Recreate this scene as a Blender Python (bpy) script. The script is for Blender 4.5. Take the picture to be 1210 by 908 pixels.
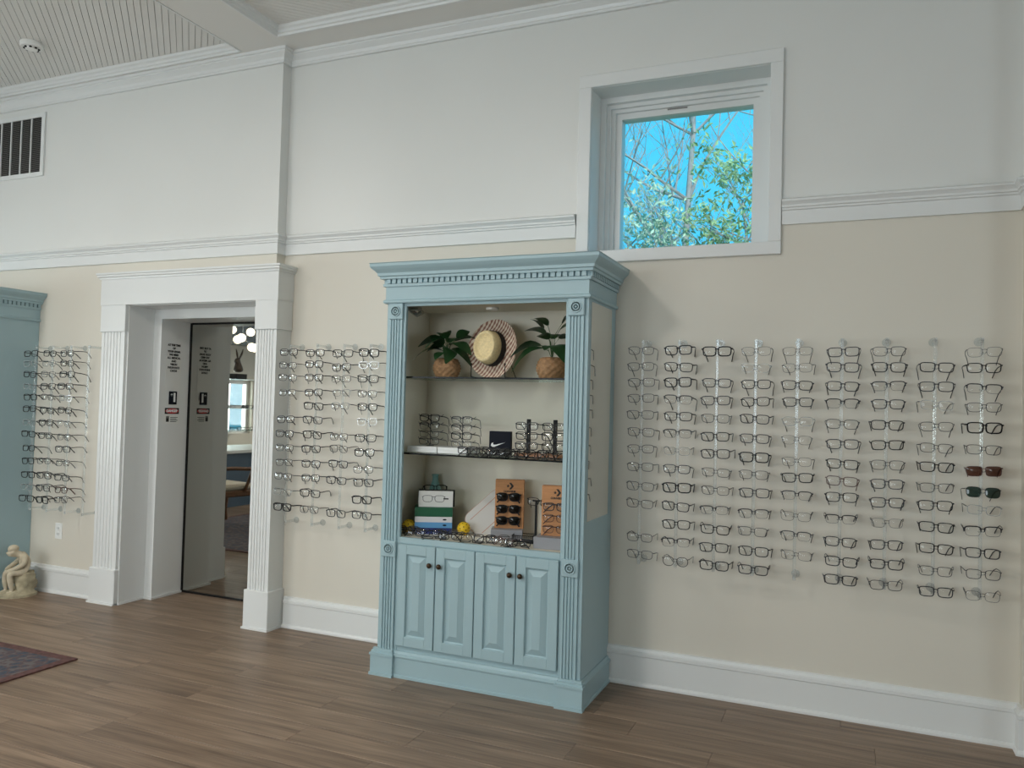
import bpy, bmesh, math, random
from mathutils import Vector, Matrix
random.seed(7)
S = bpy.context.scene
C = S.collection
for o in list(bpy.data.objects): bpy.data.objects.remove(o)
PI = math.pi

# ------------------------------------------------------------------ camera
cam_d = bpy.data.cameras.new('camera'); cam = bpy.data.objects.new('camera', cam_d); C.objects.link(cam)
cam_d.sensor_width = 36; cam_d.lens = 942.587 / 1210 * 36; cam_d.clip_start = 0.05
yaw, pitch, roll = 0.4045945, 0.0278992, 0.0266663
fw = Vector((-math.sin(yaw) * math.cos(pitch), math.cos(yaw) * math.cos(pitch), math.sin(pitch)))
rt = Vector((math.cos(yaw), math.sin(yaw), 0)); up = rt.cross(fw)
r2 = rt * math.cos(roll) + up * math.sin(roll); u2 = -rt * math.sin(roll) + up * math.cos(roll)
M = Matrix.Identity(4)
for i in range(3):
    M[i][0] = r2[i]; M[i][1] = u2[i]; M[i][2] = -fw[i]
M.translation = (0, -4.1818, 1.45)
cam.matrix_world = M
S.camera = cam

# ------------------------------------------------------------------ world, light, exposure
S.view_settings.view_transform = 'Standard'; S.view_settings.look = 'None'
S.view_settings.gamma = 1; S.view_settings.use_curve_mapping = False
S.view_settings.exposure = 0.06
W = bpy.data.worlds.new('sky'); S.world = W; W.use_nodes = True
bg = W.node_tree.nodes['Background']
bg.inputs[0].default_value = (0.06, 0.62, 0.98, 1); bg.inputs[1].default_value = 1.15

def lamp(name, kind, loc, target, power, color=(1, 1, 1), size=1, size_y=None, angle=None):
    d = bpy.data.lights.new(name, kind); d.energy = power; d.color = color
    if kind == 'AREA':
        d.shape = 'RECTANGLE' if size_y else 'DISK'; d.size = size
        if size_y: d.size_y = size_y
    if kind == 'SUN': d.angle = angle or 0.01
    if kind == 'POINT': d.shadow_soft_size = size
    o = bpy.data.objects.new(name, d); C.objects.link(o); o.location = loc
    o.rotation_euler = (Vector(target) - Vector(loc)).to_track_quat('-Z', 'Y').to_euler()
    return o
lamp('sun', 'SUN', (8, -10, 14), (-2, 6, 4), 3.2, (1.0, 0.95, 0.86))
# daylight through the windows of the side wall and of the wall behind the camera
lamp('daylight_side_a', 'AREA', (-9.5, -4.6, 1.35), (-5, -4.4, 1.35), 105, (0.93, 1.0, 0.96), 1.5, .9)
lamp('daylight_side_b', 'AREA', (-9.35, -2.2, 1.75), (-5, -2.2, 1.6), 80, (1.0, 0.99, 0.97), 1.5, 1.7)
for wx, pw in ((-6.6, 90), (-4.0, 80), (-1.4, 68)):
    lamp('daylight_rear', 'AREA', (wx, -8.35, 1.9), (wx, -4, 1.6), pw, (1.0, 0.985, 0.96), 1.7, 2.1)
lamp('fill_right', 'AREA', (4.85, -2.6, 1.7), (0, -2.6, 1.4), 50, (0.95, 0.98, 1.0), 1.5, 1.6)  # added fill from the right for the cabinet side and lower wall
# unseen ceiling lamps added to bring more top light to the floor
CEILING_FILLS = [(-5.4, -3.4), (-2.6, -3.4)]
for lx, ly in CEILING_FILLS:
    lamp('ceiling_fill_light', 'AREA', (lx, ly, 3.66), (lx, ly, 0), 48, (1.0, 0.95, 0.89), .5)

# ------------------------------------------------------------------ helpers
class MB:
    def __init__(s): s.v = []; s.f = []; s.smooth = False
    def add(s, vs, fs):
        b = len(s.v); s.v += [tuple(p) for p in vs]; s.f += [tuple(b + i for i in f) for f in fs]; return s
    def box(s, x0, x1, y0, y1, z0, z1):
        return s.add([(x0,y0,z0),(x1,y0,z0),(x1,y1,z0),(x0,y1,z0),(x0,y0,z1),(x1,y0,z1),(x1,y1,z1),(x0,y1,z1)],
                     [(0,3,2,1),(4,5,6,7),(0,1,5,4),(1,2,6,5),(2,3,7,6),(3,0,4,7)])
    def cbox(s, x0, x1, y0, y1, z0, z1, c):
        # box with its vertical and horizontal edges chamfered
        ps = []
        for x, sx in ((x0, 1), (x1, -1)):
            for y, sy in ((y0, 1), (y1, -1)):
                for z, sz in ((z0, 1), (z1, -1)):
                    ps += [(x, y + sy*c, z + sz*c), (x + sx*c, y, z + sz*c), (x + sx*c, y + sy*c, z)]
        bm = bmesh.new()
        for p in ps: bm.verts.new(p)
        bmesh.ops.convex_hull(bm, input=bm.verts[:])
        bmesh.ops.dissolve_limit(bm, angle_limit=0.01, verts=bm.verts[:], edges=bm.edges[:])
        bm.verts.index_update()
        s.add([v.co for v in bm.verts], [[v.index for v in f.verts] for f in bm.faces]); bm.free(); return s
    def prism(s, poly, a, b, axis='z'):
        # poly: 2D points; extruded from a to b along the axis (x: poly=(y,z); y: poly=(x,z); z: poly=(x,y))
        n = len(poly)
        def P(p, t): return {'x': (t, p[0], p[1]), 'y': (p[0], t, p[1]), 'z': (p[0], p[1], t)}[axis]
        vs = [P(p, a) for p in poly] + [P(p, b) for p in poly]
        fs = [tuple(range(n - 1, -1, -1)), tuple(range(n, 2*n))] + [(i, (i+1) % n, n + (i+1) % n, n + i) for i in range(n)]
        return s.add(vs, fs)
    def sweep(s, path, prof):
        # path: 2D points (open), prof: closed loop of (outward offset, z); outward is to the right of the walk
        n = len(path); m = len(prof); nor = []
        for i in range(n):
            def seg(a, b):
                d = (Vector(path[b]) - Vector(path[a])).normalized(); return Vector((d.y, -d.x))
            if i == 0: q = seg(0, 1)
            elif i == n - 1: q = seg(n - 2, n - 1)
            else:
                a, b = seg(i - 1, i), seg(i, i + 1); q = (a + b); q = q / (q.dot(a))
            nor.append(q)
        vs = [(path[i][0] + nor[i].x*o, path[i][1] + nor[i].y*o, z) for i in range(n) for o, z in prof]
        fs = [(i*m + j, i*m + (j+1) % m, (i+1)*m + (j+1) % m, (i+1)*m + j) for i in range(n - 1) for j in range(m)]
        fs += [tuple(range(m - 1, -1, -1)), tuple((n-1)*m + j for j in range(m))]
        return s.add(vs, fs)
    def lathe(s, prof, c=(0, 0, 0), n=20, axis='z', squash=None):
        vs = []; fs = []; m = len(prof)
        for i in range(n):
            a = 2*PI*i/n
            for r, h in prof:
                if axis == 'z': p = (c[0] + r*math.cos(a), c[1] + r*math.sin(a), c[2] + h)
                elif axis == 'y': p = (c[0] + r*math.cos(a), c[1] + h, c[2] + r*math.sin(a))
                else: p = (c[0] + h, c[1] + r*math.cos(a), c[2] + r*math.sin(a))
                vs.append(p)
        for i in range(n):
            for j in range(m - 1):
                fs.append((i*m + j, ((i+1) % n)*m + j, ((i+1) % n)*m + j + 1, i*m + j + 1))
        fs += [tuple(i*m for i in range(n))[::-1], tuple(i*m + m - 1 for i in range(n))]
        return s.add(vs, fs)
    def tube(s, pts, r, n=6, flat=1.0):
        # r: number or list; flat squashes the section across its second axis
        pts = [Vector(p) for p in pts]; k = len(pts); rs = r if isinstance(r, (list, tuple)) else [r]*k
        vs = []; fs = []
        for i, p in enumerate(pts):
            d = (pts[min(i+1, k-1)] - pts[max(i-1, 0)]).normalized()
            ref = Vector((0, 0, 1)) if abs(d.z) < .9 else Vector((1, 0, 0))
            a = d.cross(ref).normalized(); b = a.cross(d)
            for j in range(n):
                t = 2*PI*(j + .5)/n; q = p + a*math.cos(t)*rs[i]*flat + b*math.sin(t)*rs[i]; vs.append(q)
        for i in range(k - 1):
            for j in range(n): fs.append((i*n + j, i*n + (j+1) % n, (i+1)*n + (j+1) % n, (i+1)*n + j))
        fs += [tuple(range(n))[::-1], tuple((k-1)*n + j for j in range(n))]
        return s.add(vs, fs)
    def ball(s, c, r, n=14, m=8, sq=(1, 1, 1)):
        vs = [(c[0], c[1], c[2] - r*sq[2])]; fs = []
        for i in range(1, m):
            t = PI*i/m
            for j in range(n):
                a = 2*PI*j/n; vs.append((c[0] + r*sq[0]*math.sin(t)*math.cos(a), c[1] + r*sq[1]*math.sin(t)*math.sin(a), c[2] - r*sq[2]*math.cos(t)))
        vs.append((c[0], c[1], c[2] + r*sq[2])); L = len(vs) - 1
        for j in range(n):
            fs.append((0, 1 + (j+1) % n, 1 + j)); fs.append((L, 1 + (m-2)*n + j, 1 + (m-2)*n + (j+1) % n))
            for i in range(m - 2): fs.append((1 + i*n + j, 1 + i*n + (j+1) % n, 1 + (i+1)*n + (j+1) % n, 1 + (i+1)*n + j))
        return s.add(vs, fs)
    def xf(s, Mx):
        s.v = [tuple(Mx @ Vector(p)) for p in s.v]; return s
    def mesh(s, name, mat, smooth=35):
        me = bpy.data.meshes.new(name); me.from_pydata(s.v, [], s.f)
        bm = bmesh.new(); bm.from_mesh(me); bmesh.ops.recalc_face_normals(bm, faces=bm.faces[:]); bm.to_mesh(me); bm.free()
        if mat: me.materials.append(mat)
        if smooth:
            me.shade_smooth(); me.set_sharp_from_angle(angle=math.radians(smooth))
        return me
    def build(s, name, mat, parent=None, smooth=35):
        return link(name, s.mesh(name, mat, smooth), parent)
def link(name, data, parent=None):
    o = bpy.data.objects.new(name, data); C.objects.link(o)
    if parent: o.parent = parent
    return o
def tag(o, label=None, cat=None, group=None, kind=None):
    if label: o['label'] = label
    if cat: o['category'] = cat
    if group: o['group'] = group
    if kind: o['kind'] = kind
    return o
def empty(name, loc=(0, 0, 0), rz=0, rot=None):
    o = bpy.data.objects.new(name, None); C.objects.link(o); o.location = loc
    o.rotation_euler = rot if rot else (0, 0, rz); o.empty_display_size = .02
    return o
def struct(o): o['kind'] = 'structure'; return o
def copy_tree(o, parent=None):
    c = o.copy(); C.objects.link(c); c.parent = parent
    for ch in o.children: copy_tree(ch, c)
    return c
BOX = lambda *a: MB().box(*a)
def text_mesh(txt, size, depth=0.0008, align='CENTER', mat=None, space=1.0):
    cu = bpy.data.curves.new('lettering', 'FONT'); cu.body = txt; cu.size = size; cu.extrude = depth/2; cu.offset = size*.055
    cu.align_x = align; cu.align_y = 'CENTER'; cu.space_line = space
    t = bpy.data.objects.new('lettering', cu); C.objects.link(t)
    me = bpy.data.meshes.new_from_object(t.evaluated_get(bpy.context.evaluated_depsgraph_get()))
    bpy.data.objects.remove(t); bpy.data.curves.remove(cu)
    me.materials.clear()
    if mat: me.materials.append(mat)
    return me

# ------------------------------------------------------------------ materials
def srgb(r, g, b):
    f = lambda c: (c/255/12.92) if c/255 <= .04045 else ((c/255 + .055)/1.055)**2.4
    return (f(r), f(g), f(b), 1)
MATS = {}
def mat(name, col, rough=.5, metal=0., noise=0., scale=8., stretch=(1, 1, 1), bump=0., bscale=None, spec=.5, coat=0.):
    m = bpy.data.materials.new(name); m.use_nodes = True; nt = m.node_tree; b = nt.nodes['Principled BSDF']
    b.inputs['Base Color'].default_value = col; b.inputs['Roughness'].default_value = rough; b.inputs['Metallic'].default_value = metal
    b.inputs['Specular IOR Level'].default_value = spec; b.inputs['Coat Weight'].default_value = coat
    if noise or bump:
        tc = nt.nodes.new('ShaderNodeTexCoord'); mp = nt.nodes.new('ShaderNodeMapping'); mp.inputs['Scale'].default_value = stretch
        nt.links.new(tc.outputs['Object'], mp.inputs[0])
        n = nt.nodes.new('ShaderNodeTexNoise'); n.inputs['Scale'].default_value = scale; n.inputs['Detail'].default_value = 4
        nt.links.new(mp.outputs[0], n.inputs['Vector'])
        if noise:
            r = nt.nodes.new('ShaderNodeValToRGB'); c = col
            r.color_ramp.elements[0].position = .3; r.color_ramp.elements[1].position = .7
            r.color_ramp.elements[0].color = (c[0]*(1-noise), c[1]*(1-noise), c[2]*(1-noise), 1)
            r.color_ramp.elements[1].color = (min(1, c[0]*(1+noise)), min(1, c[1]*(1+noise)), min(1, c[2]*(1+noise)), 1)
            nt.links.new(n.outputs['Fac'], r.inputs[0]); nt.links.new(r.outputs[0], b.inputs['Base Color'])
        if bump:
            bp = nt.nodes.new('ShaderNodeBump'); bp.inputs['Strength'].default_value = bump; bp.inputs['Distance'].default_value = .004
            nt.links.new(n.outputs['Fac'], bp.inputs['Height']); nt.links.new(bp.outputs[0], b.inputs['Normal'])
    MATS[name] = m; return m
def clear_mat(name, tint, gloss=.06, rough=.03, edge=.5, white=0.):
    # thin clear sheet: transparent with a little reflection that grows towards grazing angles
    m = bpy.data.materials.new(name); m.use_nodes = True; nt = m.node_tree; nt.nodes.clear()
    out = nt.nodes.new('ShaderNodeOutputMaterial'); t = nt.nodes.new('ShaderNodeBsdfTransparent'); t.inputs[0].default_value = tint
    g = nt.nodes.new('ShaderNodeBsdfGlossy'); g.inputs['Roughness'].default_value = rough
    lw = nt.nodes.new('ShaderNodeLayerWeight'); lw.inputs['Blend'].default_value = .35
    mr = nt.nodes.new('ShaderNodeMapRange'); mr.inputs['To Min'].default_value = gloss; mr.inputs['To Max'].default_value = edge
    nt.links.new(lw.outputs['Facing'], mr.inputs['Value'])
    mx = nt.nodes.new('ShaderNodeMixShader'); nt.links.new(mr.outputs[0], mx.inputs[0]); nt.links.new(t.outputs[0], mx.inputs[1]); nt.links.new(g.outputs[0], mx.inputs[2])
    last = mx
    if white:
        d = nt.nodes.new('ShaderNodeBsdfDiffuse'); d.inputs[0].default_value = (.85, .88, .88, 1)
        m2 = nt.nodes.new('ShaderNodeMixShader'); m2.inputs[0].default_value = white
        nt.links.new(mx.outputs[0], m2.inputs[1]); nt.links.new(d.outputs[0], m2.inputs[2]); last = m2
    nt.links.new(last.outputs[0], out.inputs[0]); MATS[name] = m; return m
def emit_mat(name, col, k):
    m = bpy.data.materials.new(name); m.use_nodes = True; nt = m.node_tree; b = nt.nodes['Principled BSDF']
    b.inputs['Base Color'].default_value = col; b.inputs['Emission Color'].default_value = col; b.inputs['Emission Strength'].default_value = k
    MATS[name] = m; return m
def wood_floor():
    m = bpy.data.materials.new('plank_wood'); m.use_nodes = True; nt = m.node_tree; b = nt.nodes['Principled BSDF']; N = nt.nodes.new; L = nt.links.new
    tc = N('ShaderNodeTexCoord'); oi = N('ShaderNodeObjectInfo')
    sc = N('ShaderNodeVectorMath'); sc.operation = 'SCALE'; sc.inputs[0].default_value = (37, 91, 13); L(oi.outputs['Random'], sc.inputs['Scale'])
    ad = N('ShaderNodeVectorMath'); ad.operation = 'ADD'; L(tc.outputs['Object'], ad.inputs[0]); L(sc.outputs[0], ad.inputs[1])
    mp = N('ShaderNodeMapping'); mp.inputs['Scale'].default_value = (1.1, 17, 1); L(ad.outputs[0], mp.inputs[0])
    n1 = N('ShaderNodeTexNoise'); n1.inputs['Scale'].default_value = 1.6; n1.inputs['Detail'].default_value = 5; L(mp.outputs[0], n1.inputs['Vector'])
    mp2 = N('ShaderNodeMapping'); mp2.inputs['Scale'].default_value = (2.5, 90, 1); L(ad.outputs[0], mp2.inputs[0])
    n2 = N('ShaderNodeTexNoise'); n2.inputs['Scale'].default_value = 1.5; n2.inputs['Detail'].default_value = 3; L(mp2.outputs[0], n2.inputs['Vector'])
    mxn = N('ShaderNodeMix'); mxn.inputs['Factor'].default_value = .35; L(n1.outputs['Fac'], mxn.inputs['A']); L(n2.outputs['Fac'], mxn.inputs['B'])
    rp = N('ShaderNodeValToRGB'); e = rp.color_ramp.elements
    e[0].position = .32; e[0].color = srgb(98, 80, 65); e[1].position = .68; e[1].color = srgb(156, 133, 112)
    L(mxn.outputs['Result'], rp.inputs[0])
    hs = N('ShaderNodeHueSaturation'); mr = N('ShaderNodeMapRange'); mr.inputs['To Min'].default_value = .88; mr.inputs['To Max'].default_value = 1.1
    L(oi.outputs['Random'], mr.inputs['Value']); L(mr.outputs[0], hs.inputs['Value']); L(rp.outputs[0], hs.inputs['Color'])
    L(hs.outputs[0], b.inputs['Base Color']); b.inputs['Roughness'].default_value = .42; b.inputs['Specular IOR Level'].default_value = .4
    MATS['plank_wood'] = m; return m
def rug_mat():
    m = bpy.data.materials.new('rug_field'); m.use_nodes = True; nt = m.node_tree; b = nt.nodes['Principled BSDF']; N = nt.nodes.new; L = nt.links.new
    tc = N('ShaderNodeTexCoord'); v = N('ShaderNodeTexVoronoi'); v.inputs['Scale'].default_value = 22; L(tc.outputs['Object'], v.inputs['Vector'])
    n = N('ShaderNodeTexNoise'); n.inputs['Scale'].default_value = 30; n.inputs['Detail'].default_value = 6; L(tc.outputs['Object'], n.inputs['Vector'])
    mx = N('ShaderNodeMix'); mx.inputs['Factor'].default_value = .55; L(v.outputs['Distance'], mx.inputs['A']); L(n.outputs['Fac'], mx.inputs['B'])
    rp = N('ShaderNodeValToRGB'); e = rp.color_ramp.elements
    e[0].position = .3; e[0].color = srgb(54, 60, 70); e[1].position = .62; e[1].color = srgb(98, 92, 92)
    k = e.new(.42); k.color = srgb(66, 74, 86); k = e.new(.5); k.color = srgb(84, 66, 66)
    L(mx.outputs['Result'], rp.inputs[0]); L(rp.outputs[0], b.inputs['Base Color']); b.inputs['Roughness'].default_value = .95
    MATS['rug_field'] = m; return m
def straw_plaid():
    m = bpy.data.materials.new('brim_plaid'); m.use_nodes = True; nt = m.node_tree; b = nt.nodes['Principled BSDF']; N = nt.nodes.new; L = nt.links.new
    tc = N('ShaderNodeTexCoord'); outs = []
    mp = N('ShaderNodeMapping'); mp.inputs['Rotation'].default_value = (0, 0, .6); L(tc.outputs['Object'], mp.inputs[0])
    for ax in ('X', 'Y'):
        w = N('ShaderNodeTexWave'); w.bands_direction = ax; w.inputs['Scale'].default_value = 17 if ax == 'X' else 11; w.inputs['Distortion'].default_value = .4; L(mp.outputs[0], w.inputs['Vector']); outs.append(w)
    mx = N('ShaderNodeMix'); mx.inputs['Factor'].default_value = .3; L(outs[0].outputs['Fac'], mx.inputs['A']); L(outs[1].outputs['Fac'], mx.inputs['B'])
    rp = N('ShaderNodeValToRGB'); e = rp.color_ramp.elements
    e[0].position = .35; e[0].color = srgb(146, 104, 88); e[1].position = .62; e[1].color = srgb(222, 206, 186)
    L(mx.outputs['Result'], rp.inputs[0]); L(rp.outputs[0], b.inputs['Base Color']); b.inputs['Roughness'].default_value = .8
    MATS['brim_plaid'] = m; return m

mat('wall_lower', srgb(218, 212, 199), .5, noise=.015, scale=1.5)
mat('wall_upper', srgb(223, 223, 219), .36, noise=.015, scale=1.5)
mat('trim', srgb(225, 226, 224), .35)
mat('ceiling_paint', srgb(226, 224, 219), .45)
mat('ceiling_gap', srgb(184, 182, 177), .8)
mat('cabinet_blue', srgb(160, 185, 191), .38, noise=.02, scale=3)
mat('cabinet_inside', srgb(222, 216, 200), .5)
mat('bronze', srgb(74, 58, 44), .35, .8)
mat('mirror_tint', srgb(176, 175, 168), .015, 1.)
mat('mirror_clear', srgb(242, 243, 240), .02, 1.)
mat('chrome', srgb(200, 202, 204), .15, 1.)
mat('black_metal', srgb(14, 14, 15), .55, spec=.25)
mat('white_plastic', srgb(238, 238, 234), .35)
mat('white_block', srgb(232, 233, 230), .25)
mat('vent_dark', srgb(38, 36, 34), .9)
mat('slat_grey', srgb(128, 126, 122), .6)
mat('leaf', srgb(32, 66, 34), .35, noise=.25, scale=30)
mat('stem', srgb(62, 92, 48), .6)
mat('wicker', srgb(156, 120, 84), .75, noise=.3, scale=60)
mat('straw', srgb(232, 212, 164), .75, noise=.12, scale=90, bump=.3)
mat('black_cloth', srgb(22, 21, 22), .8)
mat('navy_card', srgb(10, 15, 30), .6, spec=.2)
mat('white_print', srgb(240, 240, 240), .5)
mat('black_print', srgb(28, 26, 26), .6)
mat('red_print', srgb(196, 34, 40), .5)
mat('paper', srgb(228, 228, 224), .6)
mat('bamboo', srgb(196, 138, 88), .5, noise=.1, scale=5, stretch=(2, 2, 26))
mat('cork', srgb(178, 128, 96), .7, noise=.1, scale=40)
mat('grey_block', srgb(150, 151, 156), .5)
mat('book_navy', srgb(34, 52, 120), .5); mat('book_sky', srgb(98, 160, 208), .5); mat('book_white', srgb(226, 224, 226), .5)
mat('book_green', srgb(24, 92, 62), .5); mat('page', srgb(228, 222, 208), .8)
mat('teal_vase', srgb(112, 158, 154), .35)
mat('yellow_ball', srgb(236, 196, 34), .5); mat('hole_dark', srgb(96, 74, 8), .9)
mat('paddle', srgb(226, 224, 220), .45); mat('paddle_edge', srgb(204, 150, 124), .5)
mat('stone', srgb(196, 184, 160), .85, noise=.18, scale=22, bump=.5)
mat('rock', srgb(168, 158, 132), .9, noise=.25, scale=25, bump=.6)
mat('rug_border', srgb(92, 62, 58), .95, noise=.35, scale=40)
mat('mesh_dark', srgb(66, 66, 68), .7)
mat('dark_wood', srgb(110, 76, 50), .5, noise=.15, scale=20); mat('cream_fabric', srgb(206, 196, 178), .9)
mat('navy_paint', srgb(62, 84, 104), .5); mat('counter_top', srgb(214, 216, 214), .4)
mat('slate_paint', srgb(96, 108, 118), .6)
mat('dark_bronze', srgb(62, 52, 42), .5, .3)
mat('bark', srgb(172, 166, 164), .9, noise=.2, scale=12); mat('outdoor_leaf', srgb(160, 186, 132), .6, noise=.35, scale=3)
mat('outdoor_leaf_pale', srgb(186, 208, 180), .6, noise=.3, scale=3)
mat('lawn', srgb(110, 130, 80), .9, noise=.2, scale=2)
wood_floor(); rug_mat(); straw_plaid()
clear_mat('pane', (.97, .99, 1, 1), .02, .0, .5)
clear_mat('lens', (.985, .99, .99, 1), .03, .03, .4)
clear_mat('lens_brown', (.16, .07, .05, 1), .05, .04, .35)
clear_mat('lens_green', (.05, .1, .09, 1), .05, .04, .35)
clear_mat('lens_black', (.03, .03, .035, 1), .05, .04, .35)
clear_mat('shelf_glass', (.86, .93, .91, 1), .04, .01, .5)
clear_mat('shelf_edge', (.04, .06, .055, 1), .01, .2, .06)
clear_mat('acrylic', (.95, .965, .97, 1), .035, .16, .4, .08)
emit_mat('globe_glow', (1, .9, .72, 1), 7); emit_mat('strip_glow', (.8, .93, 1, 1), 5)
# frame finishes
mat('f_black', srgb(12, 12, 14), .4, spec=.3); mat('f_dark', srgb(34, 34, 39), .4, .1); mat('f_gun', srgb(54, 54, 56), .4, .1)
mat('f_silver', srgb(150, 150, 150), .3, .7); mat('f_tort', srgb(78, 48, 38), .35); mat('f_navy', srgb(30, 34, 52), .35)
clear_mat('f_clear', (.78, .8, .8, 1), .12, .1, .6, .25)

# ------------------------------------------------------------------ the shell of the room
XL, XR, YF, ZS, ZC = -9.0, 4.5, -8.0, 3.72, 3.77        # side walls, wall behind the camera, soffit, ceiling field
XP, XQ, YL = -3.43, 0.695, -0.08                        # ends of the recessed wall, face of the proud walls
wx0, wx1, wz0, wz1 = -1.352, -0.405, 2.312, 3.222       # window_1 opening
ox0, ox1, oz1 = -4.668, -3.53, 2.085                    # doorway
ZR = 2.45
def wall(name, boxes_low, boxes_up, boxes_lining=()):
    w = struct(empty(name))
    for nm, bs, m in (('lower_paint', boxes_low, 'wall_lower'), ('upper_paint', boxes_up, 'wall_upper')):
        if bs:
            b = MB()
            for q in bs: b.box(*q)
            b.build(nm, MATS[m], w, 0)
    return w
# facing wall between the two proud sections, with the window cut out
wall('wall_back', [(XP, XQ, 0, .32, 0, wz0), (XP, wx0, 0, .32, wz0, ZR), (wx1, XQ, 0, .32, wz0, ZR)],
     [(XP, wx0, 0, .32, ZR, ZS), (wx1, XQ, 0, .32, ZR, ZS), (wx0, wx1, 0, .32, wz1, ZS)])
wall('wall_back_left', [(XL, ox0, YL, .32, 0, ZR), (ox1, XP, YL, .32, 0, ZR), (ox0, ox1, YL, .32, oz1, ZR)], [(XL, XP, YL, .32, ZR, ZS)])
wall('wall_back_right', [(XQ, XR, YL, .32, 0, ZR)], [(XQ, XR, YL, .32, ZR, ZS)])
# side wall with two windows (seen in the mirror), right wall with an added window, wall behind the camera with three windows
def pierced(name, fixed, lo, hi, holes, along):
    def bx(a0, a1, z0, z1):
        return (fixed[0], fixed[1], a0, a1, z0, z1) if along == 'y' else (a0, a1, fixed[0], fixed[1], z0, z1)
    bs = []; p = lo
    for a0, a1, z0, z1 in holes:
        bs += [bx(p, a0, 0, ZS), bx(a0, a1, 0, z0), bx(a0, a1, z1, ZS)]; p = a1
    bs.append(bx(p, hi, 0, ZS))
    b = MB()
    for q in bs: b.box(*q)
    return struct(b.build(name, MATS['wall_lower'], None, 0))
pierced('wall_left', (XL - .2, XL), YF, .32, [(-5.35, -3.85, .9, 1.75), (-2.95, -1.45, .9, 2.6)], 'y')
pierced('wall_right', (XR, XR + .2), YF, .32, [(-3.35, -1.85, .9, 2.5)], 'y')  # opening added to let fill light in from the right
pierced('wall_front', (YF - .2, YF), XL - .2, XR + .2, [(x - .85, x + .85, .85, 2.95) for x in (-6.6, -4.0, -1.4)], 'x')
def plain_window(name, loc, w, h, along):
    o = struct(empty(name, loc, 0 if along == 'x' else PI/2))
    f = MB()
    for q in ((-w/2, w/2, -.03, .03, 0, .06), (-w/2, w/2, -.03, .03, h - .06, h), (-w/2, -w/2 + .06, -.03, .03, .06, h - .06), (w/2 - .06, w/2, -.03, .03, .06, h - .06), (-w/2 + .06, w/2 - .06, -.025, .025, h/2 - .025, h/2 + .025)): f.box(*q)
    f.build('sash', MATS['trim'], o, 0)
    for z0, z1 in ((.06, h/2 - .025), (h/2 + .025, h - .06)): BOX(-w/2 + .06, w/2 - .06, -.004, .004, z0, z1).build('pane', MATS['pane'], o, 0)
    return o
plain_window('window_2', (XL - .1, -4.6, .9), 1.5, .85, 'y'); plain_window('window_3', (XL - .1, -2.2, .9), 1.5, 1.7, 'y')
plain_window('window_7', (XR + .1, -2.6, .9), 1.5, 1.6, 'y')  # unseen window, added only for the fill light behind it
for i, wx in enumerate((-6.6, -4.0, -1.4)): plain_window('window_%d' % (4 + i), (wx, YF - .1, .85), 1.7, 2.1, 'x')

# floor: one plank per object near the camera, the far rest joined
floor = struct(empty('floor'))
BOX(XL - .2, XR + .2, YF - .2, .9, -.12, -.012).build('subfloor', MATS['ceiling_gap'], floor, 0)
PW, PL = .178, 1.22
plank_me = {}
def plank_mesh(x0, x1, y0, y1):
    return MB().prism([(y0 + .0008, -.012), (y1 - .0008, -.012), (y1 - .0008, -.0012), (y1 - .002, 0), (y0 + .002, 0), (y0 + .0008, -.0012)], x0 + .0008, x1 - .0008, 'x')
rest = MB(); nrow = 0
y = .4
row = 0
while y > YF:
    off = random.random()*PL; x = XL - off
    while x < XR:
        a, b = max(x, XL), min(x + PL, XR)
        if b - a > .05:
            near = y > -2.75 and a < .8 and b > -6.4
            if near:
                key = round(b - a, 3)
                if key not in plank_me: plank_me[key] = plank_mesh(0, b - a, -PW, 0).mesh('plank', MATS['plank_wood'], 0)
                p = link('plank', plank_me[key], floor); p.location = (a, y, 0)
            else:
                pm = plank_mesh(a, b, y - PW, y); rest.add(pm.v, pm.f)
        x += PL
    y -= PW; row += 1
tag(rest.build('far_planks', MATS['plank_wood'], floor, 0), kind='stuff')

# ceiling: soffit bands, field with diagonal beaded boards, mouldings
ceil = struct(empty('ceiling'))
bL, bR, yS, yT = -3.70, -3.345, -.25, -.165                         # cross beam edges, inner edge of the perimeter soffit
sof = MB()
sof.box(bR, XR + .2, yS, .32, ZS, ZC + .1); sof.box(XL - .2, bL, yT, .32, ZS, ZC + .1)
sof.box(bL, bR, YF, .32, ZS, ZC + .1)
sof.build('soffit', MATS['ceiling_paint'], ceil, 0)
BOX(XL - .2, XR + .2, YF - .2, .32, ZC + .006, ZC + .12).build('deck_board', MATS['ceiling_gap'], ceil, 0)
def clip(poly, a, b, c):
    out = []
    for i in range(len(poly)):
        p, q = poly[i], poly[(i+1) % len(poly)]; dp = a*p[0] + b*p[1] - c; dq = a*q[0] + b*q[1] - c
        if dp >= 0: out.append(p)
        if dp*dq < 0: t = dp/(dp - dq); out.append((p[0] + (q[0]-p[0])*t, p[1] + (q[1]-p[1])*t))
    return out
def beadboards(x0, x1, y0, y1, sgn, pitch=.0755):
    # boards run along (1,-sgn); the across coordinate is s = (sgn*x + y)/sqrt2
    k = math.sqrt(.5); cs = [k*(sgn*x + y) for x in (x0, x1) for y in (y0, y1)]
    s = math.floor(min(cs)/pitch)*pitch
    while s < max(cs):
        mb = MB()
        for a, b in ((s + .002, s + pitch/2 - .0018), (s + pitch/2 + .0018, s + pitch - .002)):
            poly = [(x0, y0), (x1, y0), (x1, y1), (x0, y1)]
            poly = clip(poly, sgn*k, k, a); poly = clip(poly, -sgn*k, -k, -b) if len(poly) > 2 else poly
            if len(poly) > 2: mb.prism(poly, ZC, ZC + .01)
        if mb.v: mb.build('beaded_board', MATS['ceiling_paint'], ceil, 0)
        s += pitch
beadboards(-7.4, bL, -2.3, yT, 1)
beadboards(bR, .3, -2.0, yS, -1)
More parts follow.
